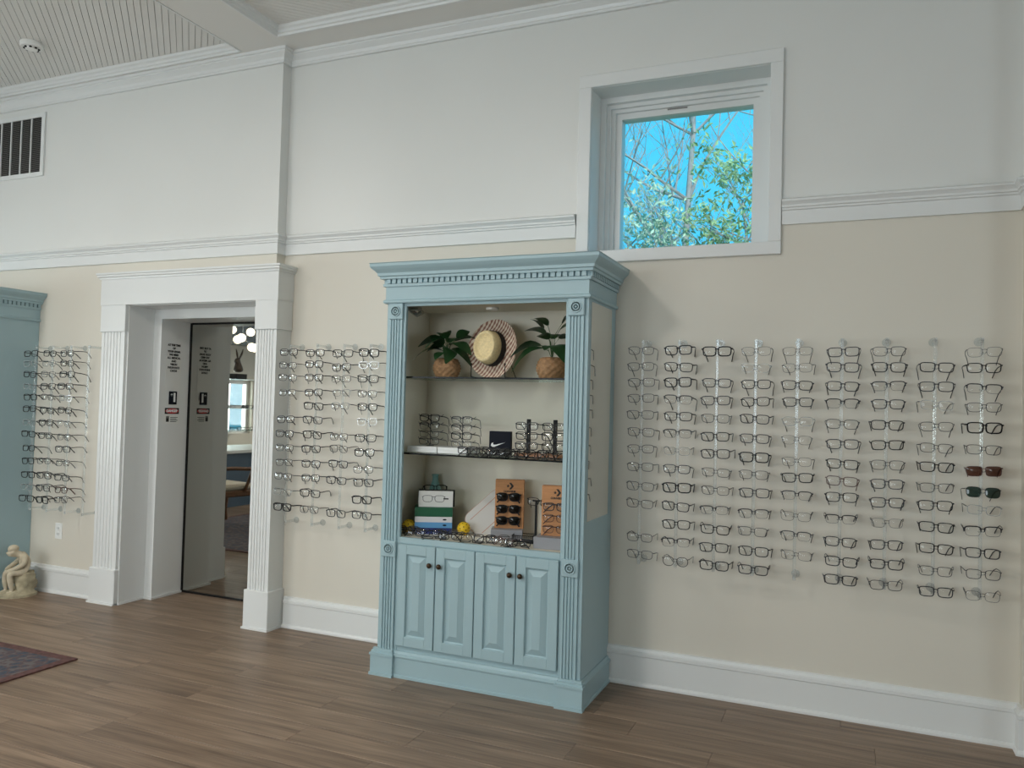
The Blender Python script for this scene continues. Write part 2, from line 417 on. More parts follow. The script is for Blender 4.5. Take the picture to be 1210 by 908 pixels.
BOX(XL, -7.4, YF, yT, ZC, ZC + .02).build('plain_ceiling', MATS['ceiling_paint'], ceil, 0)
BOX(-7.4, bL, YF, -2.3, ZC, ZC + .02).build('plain_ceiling', MATS['ceiling_paint'], ceil, 0)
BOX(bR, .3, YF, -2.0, ZC, ZC + .02).build('plain_ceiling', MATS['ceiling_paint'], ceil, 0)
BOX(.3, XR, YF, yS, ZC, ZC + .02).build('plain_ceiling', MATS['ceiling_paint'], ceil, 0)
# moulding at the edge of each ceiling field: stands on the soffit edge faces
fm = [(0, ZS - .004), (.012, ZS - .004), (.016, ZS + .008), (.026, ZS + .012), (.030, ZS + .026), (.044, ZS + .034), (.048, ZC + .002), (0, ZC + .002)]
def mould(name, path, prof): return struct(MB().sweep(path, prof).build(name, MATS['trim'], None, 25))
mould('trim_1', [(XL, yT), (bL, yT), (bL, -4.5)], [(o, z) for o, z in fm])
mould('trim_2', [(bR, -4.5), (bR, yS), (XR, yS)], [(o, z) for o, z in fm])
# crown moulding on the walls
cp = [(0, 3.636), (.018, 3.636), (.020, 3.648), (.024, 3.651), (.030, 3.668), (.046, 3.684), (.056, 3.692), (.056, 3.700), (.066, 3.704), (.068, ZS), (0, ZS)]
mould('trim_3', [(XL, YL), (XP, YL), (XP, 0), (XQ, 0), (XQ, YL), (XR, YL)], cp)
# picture rail: flat band with a stepped cap
rp_ = [(0, 2.394), (.016, 2.394), (.016, 2.462), (.024, 2.466), (.024, 2.474), (.031, 2.478), (.031, 2.488), (.040, 2.500), (.046, 2.504), (.046, 2.514), (.030, 2.522), (0, 2.524)]
mould('trim_4', [(XL, YL), (XP, YL), (XP, 0), (wx0 - .075, 0)], rp_)
mould('trim_5', [(wx1 + .065, 0), (XQ, 0), (XQ, YL), (XR, YL)], rp_)
# baseboards with cap and shoe
bp_ = [(0, 0), (.030, 0), (.030, .010), (.024, .020), (.019, .022), (.019, .152), (.024, .156), (.024, .172), (.016, .178), (.012, .192), (0, .196)]
mould('baseboard_left', [(XL, YL), (-4.93, YL)], bp_)
mould('baseboard_back', [(-3.335, 0), (XQ, 0), (XQ, YL), (XR, YL)], bp_)

# window_1: deep boxed reveal, casing, stepped frame, sash and pane
w1 = struct(empty('window_1'))
cz = .07
for q in ((wx0 - cz, wx1 + .062, -.022, .005, wz1, wz1 + cz), (wx0 - cz, wx1 + .062, -.022, .005, wz0 - .065, wz0),
          (wx0 - cz, wx0, -.022, .005, wz0, wz1), (wx1, wx1 + .062, -.022, .005, wz0, wz1)):
    MB().cbox(*q, .003).build('casing', MATS['trim'], w1, 0)
def ring(x0, x1, z0, z1, t, y0, y1, name, m, tb=None):
    b = MB(); tb = t if tb is None else tb
    b.box(x0, x1, y0, y1, z1 - t, z1); b.box(x0, x1, y0, y1, z0, z0 + tb); b.box(x0, x0 + t, y0, y1, z0 + tb, z1 - t); b.box(x1 - t, x1, y0, y1, z0 + tb, z1 - t)
    return b.build(name, MATS[m], w1, 0)
e_ = .0
ring(wx0 - .012, wx1 + .012, wz0 - .012, wz1 + .012, .014, -.004, .32, 'reveal', 'trim')
ring(wx0 + .002, wx1 - .002, wz0 + .002, wz1 - .002, .032, .155, .32, 'jamb_stop', 'trim', .012)
ring(wx0 + .034, wx1 - .034, wz0 + .014, wz1 - .034, .022, .185, .32, 'jamb_stop', 'trim', .010)
ring(wx0 + .056, wx1 - .056, wz0 + .024, wz1 - .056, .020, .205, .32, 'jamb_stop', 'trim', .006)
ring(wx0 + .076, wx1 - .076, wz0 + .03, wz1 - .076, .034, .225, .30, 'sash', 'trim', .022)
BOX(wx0 + .108, wx1 - .108, .255, .261, wz0 + .05, wz1 - .108).build('pane', MATS['pane'], w1, 0)
BOX(-.98, -.87, .219, .226, wz1 - .086, wz1 - .080).build('latch_plate', MATS['slat_grey'], w1, 0)

# door_1: cased recess holding a mirrored lift door
d1 = struct(empty('door_1'))
yc = -.145                                                 # face of the casing
def fluted(x0, x1, y0, z0, z1, nf, depth, yb):
    # pilaster shaft: profile with nf grooves between fillets, extruded upwards
    w = x1 - x0; e = w*.09; p = (w - 2*e)/nf; pr = [(x0, yb), (x0, y0), (x0 + e*.9, y0)]
    for i in range(nf):
        a = x0 + e + i*p; g = p*.16
        pr += [(a + g, y0), (a + g*1.5, y0 + depth), (a + p - g*1.5, y0 + depth), (a + p - g, y0)]
    pr += [(x1, y0), (x1, yb)]
    out = [pr[0]]
    for q in pr[1:]:
        if abs(q[0] - out[-1][0]) + abs(q[1] - out[-1][1]) > 1e-6: out.append(q)
    return MB().prism(out, z0, z1)
for x0, x1, back in ((-4.905, ox0 - .006, YL), (ox1 + .004, -3.355, -.0005)):
    fluted(x0 + .004, x1 - .004, yc + .004, .24, 1.90, 6, .005, back).build('fluted_casing', MATS['trim'], d1, 0)
    MB().cbox(x0 - .012, x1 + (.012 if x1 > -4 else .004), yc - .012, back, 0, .245, .004).build('plinth_block', MATS['trim'], d1, 0)
    MB().box(x0 - .018, x1 + (.018 if x1 > -4 else .004), yc - .02, back, 0, .012).build('shoe', MATS['trim'], d1, 0)
    MB().cbox(x0 - .004, x1 + .004, yc - .006, back, 1.898, 2.088, .003).build('cap_block', MATS['trim'], d1, 0)
hb = MB(); hb.box(-4.912, -3.348, yc - .008, YL, 2.086, 2.272); hb.box(XP + .001, -3.348, YL, -.0005, 2.086, 2.272)
hb.build('head_board', MATS['trim'], d1, 0)
MB().sweep([(-4.912, YL + .001), (-4.912, yc - .008), (-3.348, yc - .008), (-3.348, -.001)], [(0, 2.268), (.008, 2.268), (.010, 2.278), (.020, 2.284), (.020, 2.296), (.026, 2.300), (.026, 2.312), (-.03, 2.312), (-.03, 2.268)]).build('head_moulding', MATS['trim'], d1, 25)
hb = MB(); hb.box(-4.912, -3.348, yc - .008, YL, 2.27, 2.31); hb.box(XP + .001, -3.348, YL, -.0005, 2.27, 2.31); hb.build('head_top', MATS['trim'], d1, 0)
y1_, y2_, x2_ = .10, .375, -4.594
lin = MB()
lin.box(ox0 - .02, ox0 + .003, YL - .04, y1_, 0, oz1 + .02)                    # left reveal
lin.box(ox1 - .003, ox1 + .02, YL - .04, y1_, 0, oz1 + .02)                    # right reveal
lin.box(ox0, ox1, YL - .04, y1_, oz1 - .003, oz1 + .02)                        # head lining
lin.build('reveal', MATS['trim'], d1, 0)
jb = MB(); jb.box(ox0 - .3, x2_, y1_, y2_ + .06, 0, oz1 + .3); jb.box(ox1 - .074, ox1 + .3, y1_, y2_ + .06, 0, oz1 + .3); jb.build('inner_jamb', MATS['trim'], d1, 0)
BOX(x2_, ox1 - .074, y1_, y2_ + .06, 2.012, oz1 + .3).build('inner_head', MATS['trim'], d1, 0)
sh = MB(); sh.box(ox0, ox0 + .012, yc + .02, y1_, 0, .014); sh.box(ox0 + .012, x2_ + .012, y1_ - .012, y1_, 0, .014); sh.box(x2_, x2_ + .012, y1_, y2_, 0, .014); sh.build('shoe', MATS['trim'], d1, 0)
BOX(x2_ + .012, ox1 - .076, y2_, y2_ + .02, .014, 1.998).build('mirror_panel', MATS['mirror_tint'], d1, 0)
fr = MB(); fr.box(x2_ + .001, x2_ + .013, y2_ - .006, y2_ + .02, 0, 2.01); fr.box(x2_ + .013, ox1 - .076, y2_ - .006, y2_ + .02, 0, .014); fr.box(x2_ + .013, ox1 - .076, y2_ - .003, y2_ + .02, 1.998, 2.012); fr.build('door_edge', MATS['black_metal'], d1, 0)

# ------------------------------------------------------------------ fittings on the walls and ceiling
def vent():
    t = tag(empty('air_vent', (-6.0, YL, 3.10)), 'white return air grille high on the wall at the far left', 'vent')
    x0, x1, h = -.30, .345, .485
    b = MB()
    for q in ((x0, x1, -.014, -.001, 0, .032), (x0, x1, -.014, -.001, h - .032, h), (x0, x0 + .034, -.014, -.001, .032, h - .032), (x1 - .034, x1, -.014, -.001, .032, h - .032)): b.box(*q)
    b.build('frame', MATS['trim'], t, 0)
    BOX(x0 + .03, x1 - .03, -.003, -.001, .03, h - .03).build('backing', MATS['vent_dark'], t, 0)
    s = MB(); z = .036
    while z < h - .036:
        s.add([(x0 + .034, -.004, z), (x1 - .034, -.004, z), (x1 - .034, -.010, z - .004), (x0 + .034, -.010, z - .004), (x0 + .034, -.004, z + .0015), (x1 - .034, -.004, z + .0015), (x1 - .034, -.010, z - .0025), (x0 + .034, -.010, z - .0025)],
              [(0,1,2,3),(7,6,5,4),(3,2,6,7),(0,3,7,4),(1,5,6,2),(0,4,5,1)]); z += .0112
    tag(s.build('louvres', MATS['slat_grey'], t, 0), kind='stuff')
    x = x1 - .034 - .113
    while x > x0 + .05: BOX(x - .005, x + .005, -.0145, -.006, .03, h - .03).build('mullion', MATS['trim'], t, 0); x -= .1135
vent()
def smoke():
    t = tag(empty('smoke_detector', (-5.03, -.66, ZC)), 'round white smoke detector on the beadboard ceiling', 'smoke detector')
    MB().lathe([(.001, 0), (.066, 0), (.07, -.006), (.07, -.026), (.062, -.034), (.001, -.034)], n=28).build('base', MATS['white_plastic'], t)
    MB().lathe([(.001, -.034), (.040, -.034), (.036, -.046), (.020, -.050), (.001, -.050)], n=24).build('sensor_cap', MATS['white_plastic'], t)
    g = MB()
    for k in range(8):
        a = k*PI/4; g.box(.041*math.cos(a) - .006, .041*math.cos(a) + .006, .041*math.sin(a) - .006, .041*math.sin(a) + .006, -.044, -.036)
    g.build('vents', MATS['vent_dark'], t, 0)
smoke()
def outlet():
    t = tag(empty('wall_outlet', (-5.33, YL, .45)), 'white duplex power outlet below the left eyeglass rods', 'outlet')
    MB().cbox(-.036, .036, -.006, -.0005, -.058, .058, .002).build('cover_plate', MATS['white_plastic'], t, 0)
    for z in (-.021, .021):
        s = MB().lathe([(.001, -.0085), (.016, -.0085), (.017, -.005), (.001, -.005)], (0, 0, z), 18, 'y').build('socket', MATS['white_plastic'], t)
        b = MB(); b.box(-.008, -.005, -.009, -.0084, z - .005, z + .006); b.box(.005, .008, -.009, -.0084, z - .005, z + .006); b.box(-.002, .002, -.009, -.0084, z - .012, z - .008)
        b.build('slot', MATS['vent_dark'], s, 0)
outlet()

# notices on the left jamb of the lift door (they face +x)
def sign_root(name, y, z, label): return tag(empty(name, (x2_, y, z), PI/2), label, 'sign')   # local x -> +y, local -y -> +x
def put_text(parent, txt, size, m, x, z, space=1.0, y=-.0016):
    o = link('lettering', text_mesh(txt, size, .0006, 'CENTER', MATS[m], space), parent); o.rotation_euler = (PI/2, 0, 0); o.location = (x, y, z); return o
n1 = sign_root('paper_notice', .222, 1.625, 'white paper notice about insurance cards on the lift door jamb')
BOX(-.072, .072, -.001, -.0002, -.125, .125).build('sheet', MATS['paper'], n1, 0)
put_text(n1, 'AT THE TIME\nOF\nYOUR EXAM,\nWE NEED\nALL MEDICAL\nAND\nVISION\nINSURANCE\nCARDS', .0200, 'black_print', 0, .112, 1.18)
n2 = sign_root('floor_number_sign', .225, 1.445, 'small black floor number plate between the two notices')
MB().cbox(-.037, .037, -.005, -.0002, -.048, .048, .0015).build('plate', MATS['navy_card'], n2, 0)
put_text(n2, '1', .085, 'white_print', .012, .0, y=-.0056); put_text(n2, '*', .04, 'white_print', -.014, .012, y=-.0056)
n3 = sign_root('danger_sign', .222, 1.315, 'red and white danger sign low on the lift door jamb')
BOX(-.07, .07, -.001, -.0002, -.06, .06).build('sheet', MATS['paper'], n3, 0)
MB().cbox(-.066, .066, -.0018, -.001, .012, .056, .0003).build('header_band', MATS['black_print'], n3, 0)
MB().lathe([(.001, -.0024), (.058, -.0024), (.058, -.0018), (.001, -.0018)], (0, 0, 0), 24, 'y').xf(Matrix.Translation((0, 0, .034)) @ Matrix.Diagonal((1.05, 1, .32, 1))).build('header_oval', MATS['red_print'], n3, 0)
put_text(n3, 'DANGER', .026, 'white_print', 0, .034, y=-.003)
hnd = MB().box(-.052, -.026, -.0018, -.001, -.045, -.020)
for k in range(4): hnd.box(-.052 + k*.007, -.047 + k*.007, -.0018, -.001, -.020, -.006 + (k % 2)*.004)
hnd.build('hand_symbol', MATS['black_print'], n3, 0)
bars = MB()
for k in range(4): bars.box(-.014, .056 - (k % 2)*.012, -.0016, -.001, -.016 - k*.010, -.012 - k*.010)
bars.build('small_print', MATS['black_print'], n3, 0)

# ------------------------------------------------------------------ display cabinets
def rosette(mb, cx, cz, y, h):
    for r0, r1, d in ((.030, .024, .006), (.018, .012, .005)):
        mb.lathe([(r1 - .002, y), (r1, y - d), (r0 - .001, y - d), (r0, y)], (cx, 0, cz), 20, 'y')
    mb.lathe([(.0005, y - .006), (.005, y - .005), (.007, y)], (cx, 0, cz), 12, 'y')
def make_cabinet(label, x, ywall, full=True):
    t = tag(empty('display_cabinet', (x, ywall, 0)), label, 'cabinet')
    B = MATS['cabinet_blue']; I = MATS['cabinet_inside']
    hw, D = .572, .475; oh = .455; zd = .735; zt = 1.985
    # carcass
    for s in (-1, 1):
        a, b = sorted((s*(hw - .02), s*hw)); MB().box(a, b, -D + .02, -.002, .12, 2.09).build('side_panel', B, t, 0)
        a, b = sorted((s*(hw - .024), s*(hw - .0201))); MB().box(a, b, -D + .02, -.05, zd, zt).build('side_lining', I, t, 0)
    BOX(-hw + .02, hw - .02, -.05, -.03, .12, 2.05).build('back_panel', I, t, 0)
    BOX(-hw + .02, hw - .02, -D + .02, -.03, zt, zt + .02).build('top_board', I, t, 0)
    BOX(-hw + .024, hw - .024, -D + .02, -.05, zd - .02, zd).build('deck', I, t, 0)
    # face frame
    for s in (-1, 1):
        a, b = sorted((s*oh, s*hw)); MB().cbox(a, b, -D, -D + .02, .12, 1.995, .0015).build('stile', B, t, 0)
    MB().cbox(-oh, oh, -D, -D + .02, .705, zd + .002, .0015).build('deck_rail', B, t, 0)
    MB().box(-oh, oh, -D, -D + .02, zt - .012, 2.0).build('head_rail', B, t, 0)
    BOX(-oh, oh, -D + .004, -D + .02, .12, .705).build('door_backing', B, t, 0)
    # pilasters
    for s in (-1, 1):
        c = s*.511; p = fluted(c - .040, c + .040, -D - .012, .135, 1.90, 4, .007, -D + .001).build('pilaster', B, t, 0)
        for zc in (1.945, .672):
            m = MB().cbox(c - .043, c + .043, -D - .018, -D + .001, zc - .043, zc + .043, .003); rosette(m, c, zc, -D - .018, 0); m.build('rosette_block', B, p, 30)
    # frieze, dentils, cornice
    MB().box(-hw - .004, hw + .004, -D - .016, -.002, 2.0, 2.12).build('frieze', B, t, 0)
    path = [(-hw - .004, -.002), (-hw - .004, -D - .016), (hw + .004, -D - .016), (hw + .004, -.002)]
    MB().sweep(path, [(-.01, 1.988), (.006, 1.988), (.010, 1.994), (.010, 2.002), (.004, 2.008), (-.01, 2.008)]).build('frieze_bead', B, t, 25)
    dn = MB(); pch = .0325; wd = .022
    n = int((2*hw + .02)/pch)
    for i in range(n):
        c = -(n - 1)*pch/2 + i*pch; dn.box(c - wd/2, c + wd/2, -D - .030, -D - .015, 2.094, 2.120)
    for s in (-1, 1):
        yy = -D + .0
        while yy < -.02:
            a, b = sorted((s*(hw + .003), s*(hw + .018))); dn.box(a, b, yy - wd/2, yy + wd/2, 2.094, 2.120); yy += pch
    tag(dn.build('dentils', B, t, 0), kind='stuff')
    MB().sweep(path, [(-.01, 2.078), (.010, 2.078), (.012, 2.092), (.004, 2.094), (-.01, 2.094)]).build('dentil_bead', B, t, 25)
    MB().sweep(path, [(-.05, 2.118), (.024, 2.118), (.026, 2.130), (.034, 2.134), (.036, 2.148), (.046, 2.160), (.060, 2.172), (.066, 2.182), (.066, 2.196), (.070, 2.200), (-.05, 2.200)]).build('cornice', B, t, 25)
    BOX(-hw - .004, hw + .004, -D - .016, -.002, 2.119, 2.198).build('cornice_core', B, t, 0)
    # base
    bpath = [(-hw, -.002), (-hw, -D), (hw, -D), (hw, -.002)]
    MB().sweep(bpath, [(-.06, 0), (.022, 0), (.022, .012), (.014, .016), (.014, .104), (.020, .108), (.020, .116), (.010, .124), (.006, .136), (-.06, .136)]).build('base_moulding', B, t, 25)
    for s in (-1, 1):
        c = s*.511; a, b = c - .052, c + .052
        a, b = (a, hw + .022) if s > 0 else (-hw - .022, b)
        mb = MB().box(a, b, -D - .032, -D - .001, .012, .106); mb.box(a - .004, b + .004, -D - .040, -D - .001, 0, .014)
        mb.prism([(a - .005, -D - .038), (b + .005, -D - .038), (b + .005, -D), (a - .005, -D)], .105, .116)
        mb.prism([(a + .002, -D - .028), (b - .002, -D - .028), (b - .002, -D), (a + .002, -D)], .116, .128)
        mb.prism([(a + .008, -D - .020), (b - .008, -D - .020), (b - .008, -D), (a + .008, -D)], .128, .140)
        mb.build('pilaster_foot', B, t, 0)
    # doors
    dw = 2*oh/4
    for i in range(4):
        x0 = -oh + i*dw + .0025; x1 = x0 + dw - .005; z0, z1 = .166, .702; yf = -D - .014
        mb = MB(); st = .052
        mb.cbox(x0, x0 + st, yf, -D + .003, z0, z1, .003); mb.cbox(x1 - st, x1, yf, -D + .003, z0, z1, .003)
        mb.cbox(x0 + st - .003, x1 - st + .003, yf, -D + .003, z1 - st, z1, .003); mb.cbox(x0 + st - .003, x1 - st + .003, yf, -D + .003, z0, z0 + st, .003)
        d = mb.build('door', B, t, 0)
        pa, pb, qa, qb = x0 + st, x1 - st, z0 + st, z1 - st; k = .034
        rp = MB(); v = []
        for (o, yy) in ((0, yf + .012), (.004, yf + .013), (.007, yf + .014), (k, yf + .003), (k + .003, yf + .001)):
            v += [(pa + o, yy, qa + o), (pb - o, yy, qa + o), (pb - o, yy, qb - o), (pa + o, yy, qb - o)]
        v += [(pa, yf + .016, qa), (pb, yf + .016, qa), (pb, yf + .016, qb), (pa, yf + .016, qb)]
        fs = [(r*4 + j, r*4 + (j+1) % 4, (r+1)*4 + (j+1) % 4, (r+1)*4 + j) for r in range(4) for j in range(4)] + [(16, 17, 18, 19), (23, 22, 21, 20)] + [(j, (j+1) % 4, 20 + (j+1) % 4, 20 + j) for j in range(4)]
        rp.add(v, fs).build('raised_panel', B, d, 0)
        kx = x1 - .026 if i % 2 == 0 else x0 + .026
        tag(MB().lathe([(.0005, yf - .026), (.008, yf - .025), (.0135, yf - .019), (.014, yf - .014), (.010, yf - .009), (.005, yf - .006), (.006, yf), (.0005, yf)], (kx, 0, .608), 16, 'y').build('knob', MATS['bronze'], d, 60), label='dark bronze round knob')
    if full:
        # mirror on the outer right side with a thin blue surround
        MB().box(hw + .0005, hw + .004, -D + .035, -.085, .895, 1.975).build('side_mirror', MATS['mirror_clear'], t, 0)
        # glass shelves
        for zs in (1.597, 1.185):
            g = BOX(-hw + .026, hw - .026, -D + .05, -.052, zs - .009, zs).build('glass_shelf', MATS['shelf_glass'], t, 0)
            BOX(-hw + .026, hw - .026, -D + .046, -D + .0499, zs - .009, zs).build('polished_edge', MATS['shelf_edge'], g, 0)
        pk = MB().lathe([(.0005, 0), (.034, 0), (.036, -.006), (.034, -.014), (.0005, -.014)], (-.05, -.25, zt - .001), 20).build('puck_light', MATS['white_plastic'], t)
        br = MB(); br.cbox(-.52, -.44, -.37, -.33, zt - .022, zt - .001, .004); br.tube([(-.50, -.35, zt - .02), (-.46, -.35, zt - .045), (-.42, -.36, zt - .03)], .012, 8); br.build('spot_fitting', MATS['chrome'], t)
    return t
CX = -1.762
cabinet = make_cabinet('tall powder blue display cabinet with open shelves of eyewear and four doors', CX, 0)
left_cab = make_cabinet('powder blue cabinet cut off by the left edge, only its side showing', -6.205, YL, False)

# ------------------------------------------------------------------ eyeglasses
STY = {}   # name: (half lens width, half lens height, exponent, rim thickness, rim depth, upper only, bridge lift, gap)
def lens_outline(a, b, n, cx, lift=0, N=26):
    pts = []
    for i in range(N):
        t = 2*PI*i/N; c, s = math.cos(t), math.sin(t)
        x = a*math.copysign(abs(c)**(2/n), c); z = b*math.copysign(abs(s)**(2/n), s)
        x *= 1 + .07*(z/b)                         # narrower towards the cheek
        pts.append((cx + x, z))
    return pts
def rim(mb, pts, t, d, rng=None):
    N = len(pts); c = (sum(p[0] for p in pts)/N, sum(p[1] for p in pts)/N)
    idx = list(range(N)) if rng is None else rng
    vs = []; fs = []
    for i in idx:
        p = pts[i]; v = Vector((p[0] - c[0], p[1] - c[1])); l = v.length; u = v/l
        o, q = Vector(c) + u*(l + t), Vector(c) + u*l
        vs += [(o.x, -d/2, o.y), (o.x, d/2, o.y), (q.x, d/2, q.y), (q.x, -d/2, q.y)]
    m = len(idx); last = m if rng is None else m - 1
    for k in range(last):
        a, b = k*4, ((k+1) % m)*4
        for j in range(4): fs.append((a + j, a + (j+1) % 4, b + (j+1) % 4, b + j))
    if rng is not None: fs += [(0, 1, 2, 3), tuple((m-1)*4 + j for j in (3, 2, 1, 0))]
    mb.add(vs, fs)
def make_style(key, a, b, n, t, d, half, tm_r, gap=.009):
    cx = a + gap; f = MB(); L = [lens_outline(a, b, n, s*cx) for s in (1, -1)]
    N = len(L[0])
    for pts in L:
        if half == 'full': rim(f, pts, t, d)
        elif half == 'half': rim(f, pts, t*1.2, d, list(range(0, N//2 + 1))); rim(f, pts, .0013, .0012, list(range(N//2, N)) + [0])
        else: rim(f, pts, .0015, .0014)
    # bridge and end pieces
    br = max(t*.5, .0011); zb = b*.45
    f.tube([(-gap - a*.02 - .001, 0, zb), (-gap*.5, -.002, zb + .003), (gap*.5, -.002, zb + .003), (gap + a*.02 + .001, 0, zb)], br, 6)
    hx = cx + a*1.06 + t + .002; zt = b*.62
    for s in (1, -1):
        f.tube([(s*(cx + a*1.0), 0, zt), (s*(hx - .001), .001, zt + .001), (s*hx, .007, zt + .001)], max(t*.62, .0012), 6)
        f.tube([(s*(gap*.8), 0, zb*.2), (s*gap*.5, .006, -b*.15)], .0012, 5)
    le = []
    for s, pts in zip((1, -1), L):
        # domed lens: rim ring, middle ring, centre
        vs = [(p[0], 0, p[1]) for p in pts] + [(s*cx + (p[0] - s*cx)*.55, -.0032, p[1]*.55) for p in pts] + [(s*cx, -.0045, 0)]
        le.append(MB().add(vs, [(i, (i+1) % N, N + (i+1) % N, N + i) for i in range(N)] + [(N + i, N + (i+1) % N, 2*N) for i in range(N)]))
    tp = []
    for s in (1, -1):
        tp.append(MB().tube([(s*hx, .007, zt), (s*(hx + .002), .05, zt + .001), (s*hx, .092, zt - .002), (s*(hx - .006), .112, zt - .014), (s*(hx - .014), .138, zt - .044)], [tm_r, tm_r*.85, tm_r*.8, tm_r*1.05, tm_r*1.0], 6, .6))
    STY[key] = (f, le, tp, b + t)
make_style('thick', .0262, .0190, 4.2, .0056, .004, 'full', .0036, .008)
make_style('rect', .0258, .0180, 4.0, .0042, .003, 'full', .0029)
make_style('thin', .0258, .0182, 3.6, .0027, .002, 'full', .0024)
make_style('half', .0260, .0180, 3.8, .0040, .003, 'half', .0028)
make_style('rimless', .0258, .0188, 3.4, .0008, .0012, 'none', .0024)
make_style('round', .0245, .0205, 2.3, .0026, .0025, 'full', .0019)
make_style('shade', .0272, .0190, 4.6, .0030, .004, 'full', .0030, .008)
make_style('pilot', .0262, .0205, 3.4, .0018, .0025, 'full', .0020)
make_style('way', .0262, .0198, 3.2, .0046, .005, 'full', .0040, .008)
# letter: (style, frame finish, lens, description, kind)
GK = {'K': ('thick', 'f_black', 'lens', 'thick-rimmed black'), 'B': ('rect', 'f_black', 'lens', 'black rectangular'), 'D': ('rect', 'f_dark', 'lens', 'dark rectangular'),
      'G': ('thin', 'f_gun', 'lens', 'thin grey metal'), 'H': ('half', 'f_dark', 'lens', 'dark half-rim'), 'L': ('thin', 'f_clear', 'lens', 'clear-framed'),
      'N': ('rimless', 'f_gun', 'lens', 'thin wire'), 'R': ('round', 'f_dark', 'lens', 'dark rounded'), 'T': ('rect', 'f_tort', 'lens', 'brownish'),
      'S': ('shade', 'f_tort', 'lens_brown', 'brown-lensed sunglasses'), 'V': ('pilot', 'f_black', 'lens_green', 'dark green-lensed sunglasses'),
      'W': ('way', 'f_black', 'lens_black', 'chunky black sunglasses'), 'Y': ('thin', 'f_tort', 'lens', 'reddish thin')}
GMESH = {}
def glasses(kind, label, group, loc, rot=(0, 0, 0), scale=1.0, folded=False):
    st, fm_, lm, desc = GK[kind]
    key = (st, fm_, lm)
    if key not in GMESH:
        f, le, tp, _ = STY[st]
        GMESH[key] = (f.mesh('frame_front', MATS[fm_], 40), [q.mesh('lens', MATS[lm], 40) for q in le], [q.mesh('temple', MATS['f_gun' if fm_ == 'f_clear' else fm_], 50) for q in tp])
    f, le, tp = GMESH[key]; shade = lm != 'lens'
    t = tag(empty('sunglasses' if shade else 'eyeglasses', loc, rot=rot), label, 'sunglasses' if shade else 'eyeglasses', group); t.scale = (scale,)*3
    link('frame_front', f, t)
    for q in le: link('lens', q, t)
    hx = STY[st][2][0].v[0][0]
    for i, q in enumerate(tp):
        o = link('temple', q, t); s = 1 if i == 0 else -1
        if folded:
            # temple swung shut behind the front about its hinge
            a = s*math.radians(86 + 3*i); piv = Vector((s*.0685, .007 + .004*i, 0))
            o.matrix_local = Matrix.Translation(piv) @ Matrix.Rotation(a, 4, 'Z') @ Matrix.Translation(-Vector((s*.0685, .007, 0)))
    return t
ORD = ['first', 'second', 'third', 'fourth', 'fifth', 'sixth', 'seventh', 'eighth', 'ninth', 'tenth', 'eleventh', 'twelfth', 'thirteenth']
